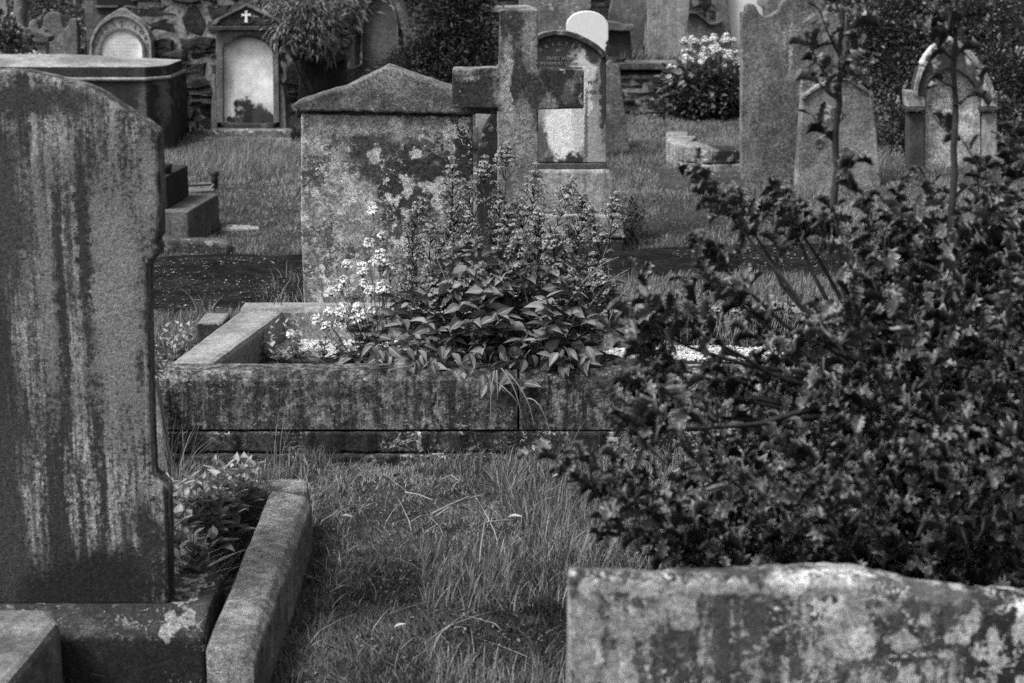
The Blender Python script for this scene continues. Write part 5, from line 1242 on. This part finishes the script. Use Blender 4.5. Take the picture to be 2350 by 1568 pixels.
shrub('dark_tree', 'dark tree mass at the top behind the rubble wall and pale shrub', 'tree', [(480, -30, 17, 160, 60, .4), (620, -40, 17, 100, 60, .4), (800, -30, 19, 120, 60, .4), (980, 0, 19, 120, 60, .4)], 8000, 'small', .07, M_ivy, (P(640, 100, 17.4).x, 17.6, .47), 8, clump=.12)
shrub('small_plant', 'little plants growing at the foot of the rubble wall beside the marble monument', 'plant', [(440, 318, 14.3, 40, 12, .08), (470, 325, 14.1, 20, 10, .08)], 500, 'small', .04, M_ivy, (P(440, 335, 14.3).x, 14.3, 0.03), 4, clump=.04, per=6)
shrub('ivy', 'dark ivy growing beside the lower base of the lettered headstone', 'ivy', [(1458, 500, 9.6, 14, 34, .05), (1448, 548, 9.45, 22, 14, .06)], 500, 'small', .022, M_ivy, G(1462, 570), 5, clump=.03)

# ============================================================ HOLLY
HB = Vector((P(2120, 1300, 3.35).x, 3.35, 0))
ho = thing('holly_bush', 'dark spiny holly bush out of focus, filling the right side behind the nearest headstone', 'bush', HB)
TW = Tubes(); LP, LD, LS = [], [], []
def leafy(pts, dens=1., t0=.15, size=.043):
    n = len(pts) - 1; L = sum((pts[i + 1] - pts[i]).length for i in range(n)); m_ = max(3, int(L / .019 * dens))
    az = rnd.uniform(0, 6.28)
    for i in range(m_):
        t_ = t0 + (1 - t0) * i / (m_ - 1); x_ = t_ * n; k_ = min(n - 1, int(x_)); q_ = pts[k_].lerp(pts[k_ + 1], x_ - k_); d = (pts[k_ + 1] - pts[k_]).normalized()
        o1 = d.orthogonal().normalized(); o2 = d.cross(o1); az += 2.4; out = o1 * math.cos(az) + o2 * math.sin(az)
        dr = out * rnd.uniform(.6, 1.1) + d * (rnd.uniform(.4, .9) + (.8 if t_ > .93 else 0)) + Vector((0, 0, .12))
        LP.append(tuple(q_ + out * .003)); LD.append(tuple(dr)); LS.append(size * rnd.uniform(.65, 1.15) * (1 if t_ < .93 else .75))
def branch(a, b, r0, sag=.04, side=None, n=8):
    s_ = side or Vector((rnd.uniform(-.04, .04), rnd.uniform(-.04, .04), 0))
    pts = interp_curve(a, b, sag, n, s_); pts = [p + Vector((rnd.uniform(-.004, .004), rnd.uniform(-.004, .004), rnd.uniform(-.004, .004))) if 0 < i < n else p for i, p in enumerate(pts)]
    TW.add(pts, r0, .0016, 6); return pts
def twigs(pts, n, L, t0=.25, dens=1., t1=1.):
    m_ = len(pts) - 1
    for i in range(n):
        t_ = t0 + (t1 - t0) * (i + rnd.random()) / n; x_ = t_ * m_; k_ = min(m_ - 1, int(x_)); q_ = pts[k_].lerp(pts[k_ + 1], x_ - k_); d = (pts[k_ + 1] - pts[k_]).normalized()
        a = rnd.uniform(0, 6.28); o1 = d.orthogonal().normalized(); o2 = d.cross(o1); out = o1 * math.cos(a) + o2 * math.sin(a)
        e_ = q_ + (out * .8 + d * .55 + Vector((0, 0, .35))).normalized() * L * rnd.uniform(.5, 1.1)
        tp = interp_curve(q_, e_, .008, 4); TW.add(tp, .0022, .001, 4); leafy(tp, dens)
def tgt(u, v, Y): return P(u, v, Y)
# two tall leaders
top_ = P(1845 + 80, 480, 3.25)
l1 = branch(HB + Vector((-.05, 0, .35)), P(1912, 470, 3.25), .009, .0)
l1b = [P(1912, 470, 3.25), P(1916, 430, 3.25), P(1921, 390, 3.25), P(1917, 340, 3.25), P(1918, 290, 3.25), P(1926, 240, 3.24), P(1925, 195, 3.25), P(1929, 150, 3.25), P(1927, 100, 3.26), P(1934, 40, 3.25), P(1933, -20, 3.25), P(1940, -120, 3.25)]
TW.add(l1b, .0075, .0035, 7)
l2b = [P(2180, 560, 3.2), P(2184, 480, 3.2), P(2191, 400, 3.2), P(2188, 340, 3.2), P(2193, 280, 3.2), P(2192, 220, 3.21), P(2187, 160, 3.2), P(2193, 100, 3.2), P(2190, 40, 3.2), P(2194, -120, 3.2)]
branch(HB + Vector((.05, 0, .35)), P(2180, 560, 3.2), .009, 0.); TW.add(l2b, .0075, .004, 7)
def side_shoot(a, b, dens=.9):
    pts = interp_curve(a, b, -.006, 5); TW.add(pts, .003, .0012, 5); leafy(pts, dens * 1.5, .2, .042)
for (a, b, Y) in [((1925, 215), (1850, 90), 3.25), ((1925, 190), (1975, 95), 3.22), ((1928, 130), (1880, 20), 3.27), ((1930, 90), (1985, 10), 3.25), ((1926, 165), (1990, 150), 3.2), ((1932, 40), (1900, -50), 3.25), ((1925, 230), (1870, 175), 3.2), ((1935, 20), (1970, -40), 3.25),
                  ((1920, 330), (1862, 262), 3.28), ((1918, 420), (1965, 370), 3.2),
                  ((2192, 140), (2120, 60), 3.2), ((2192, 130), (2250, 40), 3.2), ((2192, 90), (2140, 0), 3.2), ((2192, 60), (2240, -20), 3.2), ((2190, 200), (2120, 150), 3.2), ((2190, 240), (2250, 190), 3.2),
                  ((2188, 310), (2140, 262), 3.25)]:
    side_shoot(P(*a, Y), P(*b, Y + rnd.uniform(-.08, .04)), .8)
tips = [(1600, 395, 3.3), (1690, 455, 3.35), (1604, 555, 3.25), (1622, 640, 3.2), (1770, 430, 3.4), (1480, 690, 3.1), (1450, 800, 3.1), (1432, 880, 3.05), (1330, 1040, 3.0), (1325, 1100, 3.0), (1420, 970, 3.0), (1500, 900, 3.05), (1390, 1200, 3.), (1440, 1130, 2.95), (1560, 1010, 3.), (1520, 1160, 2.95),
        (1800, 480, 3.3), (1880, 500, 3.3), (1985, 455, 3.3), (2060, 440, 3.3), (2130, 420, 3.3), (2250, 380, 3.3), (2330, 290, 3.3), (2290, 420, 3.2), (2390, 380, 3.3), (1980, 560, 3.15), (2080, 520, 3.2), (2200, 520, 3.15), (2320, 540, 3.15),
        (1640, 900, 3.1), (1850, 780, 3.0), (1960, 700, 3.0), (2080, 660, 3.0), (2200, 680, 3.0), (2320, 700, 3.0), (1660, 1080, 2.95), (1780, 1000, 2.9), (1900, 920, 2.9), (2020, 860, 2.9), (2140, 840, 2.9), (2260, 850, 2.9), (2370, 860, 2.9),
        (1600, 1220, 2.95), (1720, 1180, 2.9), (1850, 1120, 2.85), (1980, 1060, 2.85), (2100, 1020, 2.85), (2220, 1030, 2.85), (2340, 1040, 2.85), (2000, 1200, 2.85), (2150, 1180, 2.85), (2300, 1190, 2.85), (1800, 1230, 2.9), (1480, 1240, 3.0), (1640, 1270, 2.95), (1450, 740, 3.1), (2385, 1150, 2.9), (2300, 1275, 2.95), (2400, 1290, 2.95), (2200, 1265, 2.95), (2080, 1275, 2.95), (1930, 1270, 2.95), (1770, 1275, 2.95), (2420, 1000, 2.95), (2400, 700, 3.05), (2410, 560, 3.15)]
for (u, v, Y) in tips:
    b = P(u, v, Y if v < 950 else Y - .12); dist = (b - HB).length; thin = u < 1960 and v < 1000
    a = HB + Vector((rnd.uniform(-.06, .06), rnd.uniform(-.05, .05), rnd.uniform(.12, .4)))
    if thin: a = P(2010 + rnd.uniform(-40, 60), 900 + rnd.uniform(-40, 60), 3.3)
    sag = -.03 if u < 1700 else .0
    pts = branch(a, b, .008 if dist > .6 else .006, sag); leafy(pts, .9, .84 if thin else .5)
    twigs(pts, (2 if u > 1640 else 3) if thin else int(4 + dist * 5), .075 if thin else .10, .66 if thin else .3, .95)
# filler shoots in the depth of the bush
for i in range(110):
    u = rnd.uniform(1460, 2420); lim = np.interp(u, [1460, 1600, 1750, 1850, 1950, 2420], [1100, 1020, 930, 720, 560, 480]); v = rnd.uniform(lim, 1290); Y = rnd.uniform(3.1, 3.75)
    q_ = P(u, v, Y)
    if q_.z < .05: continue
    d = Vector((rnd.uniform(-1, .4), rnd.uniform(-.6, .2), rnd.uniform(.1, 1))).normalized(); tp = interp_curve(q_, q_ + d * .12, 0, 4); TW.add(tp, .002, .001, 4); leafy(tp, .9, 0)
for i in range(240):
    q_ = P(rnd.uniform(1720, 2440), rnd.uniform(860, 1345), rnd.uniform(3.1, 3.8))
    if q_.z < .03: continue
    d = Vector((rnd.uniform(-1, .6), rnd.uniform(-.6, .3), rnd.uniform(.0, 1))).normalized(); tp = interp_curve(q_, q_ + d * .12, 0, 4); TW.add(tp, .002, .001, 4); leafy(tp, .8, 0)
TW.build('branchwork', M_bark, ho)
scatter('foliage', 'holly', LP, LD, LS, M_holly, ho, roll=rng.normal(0, .5, len(LP)), tone=rng.random(len(LP)) ** 1.4)
print('holly leaves', len(LP))
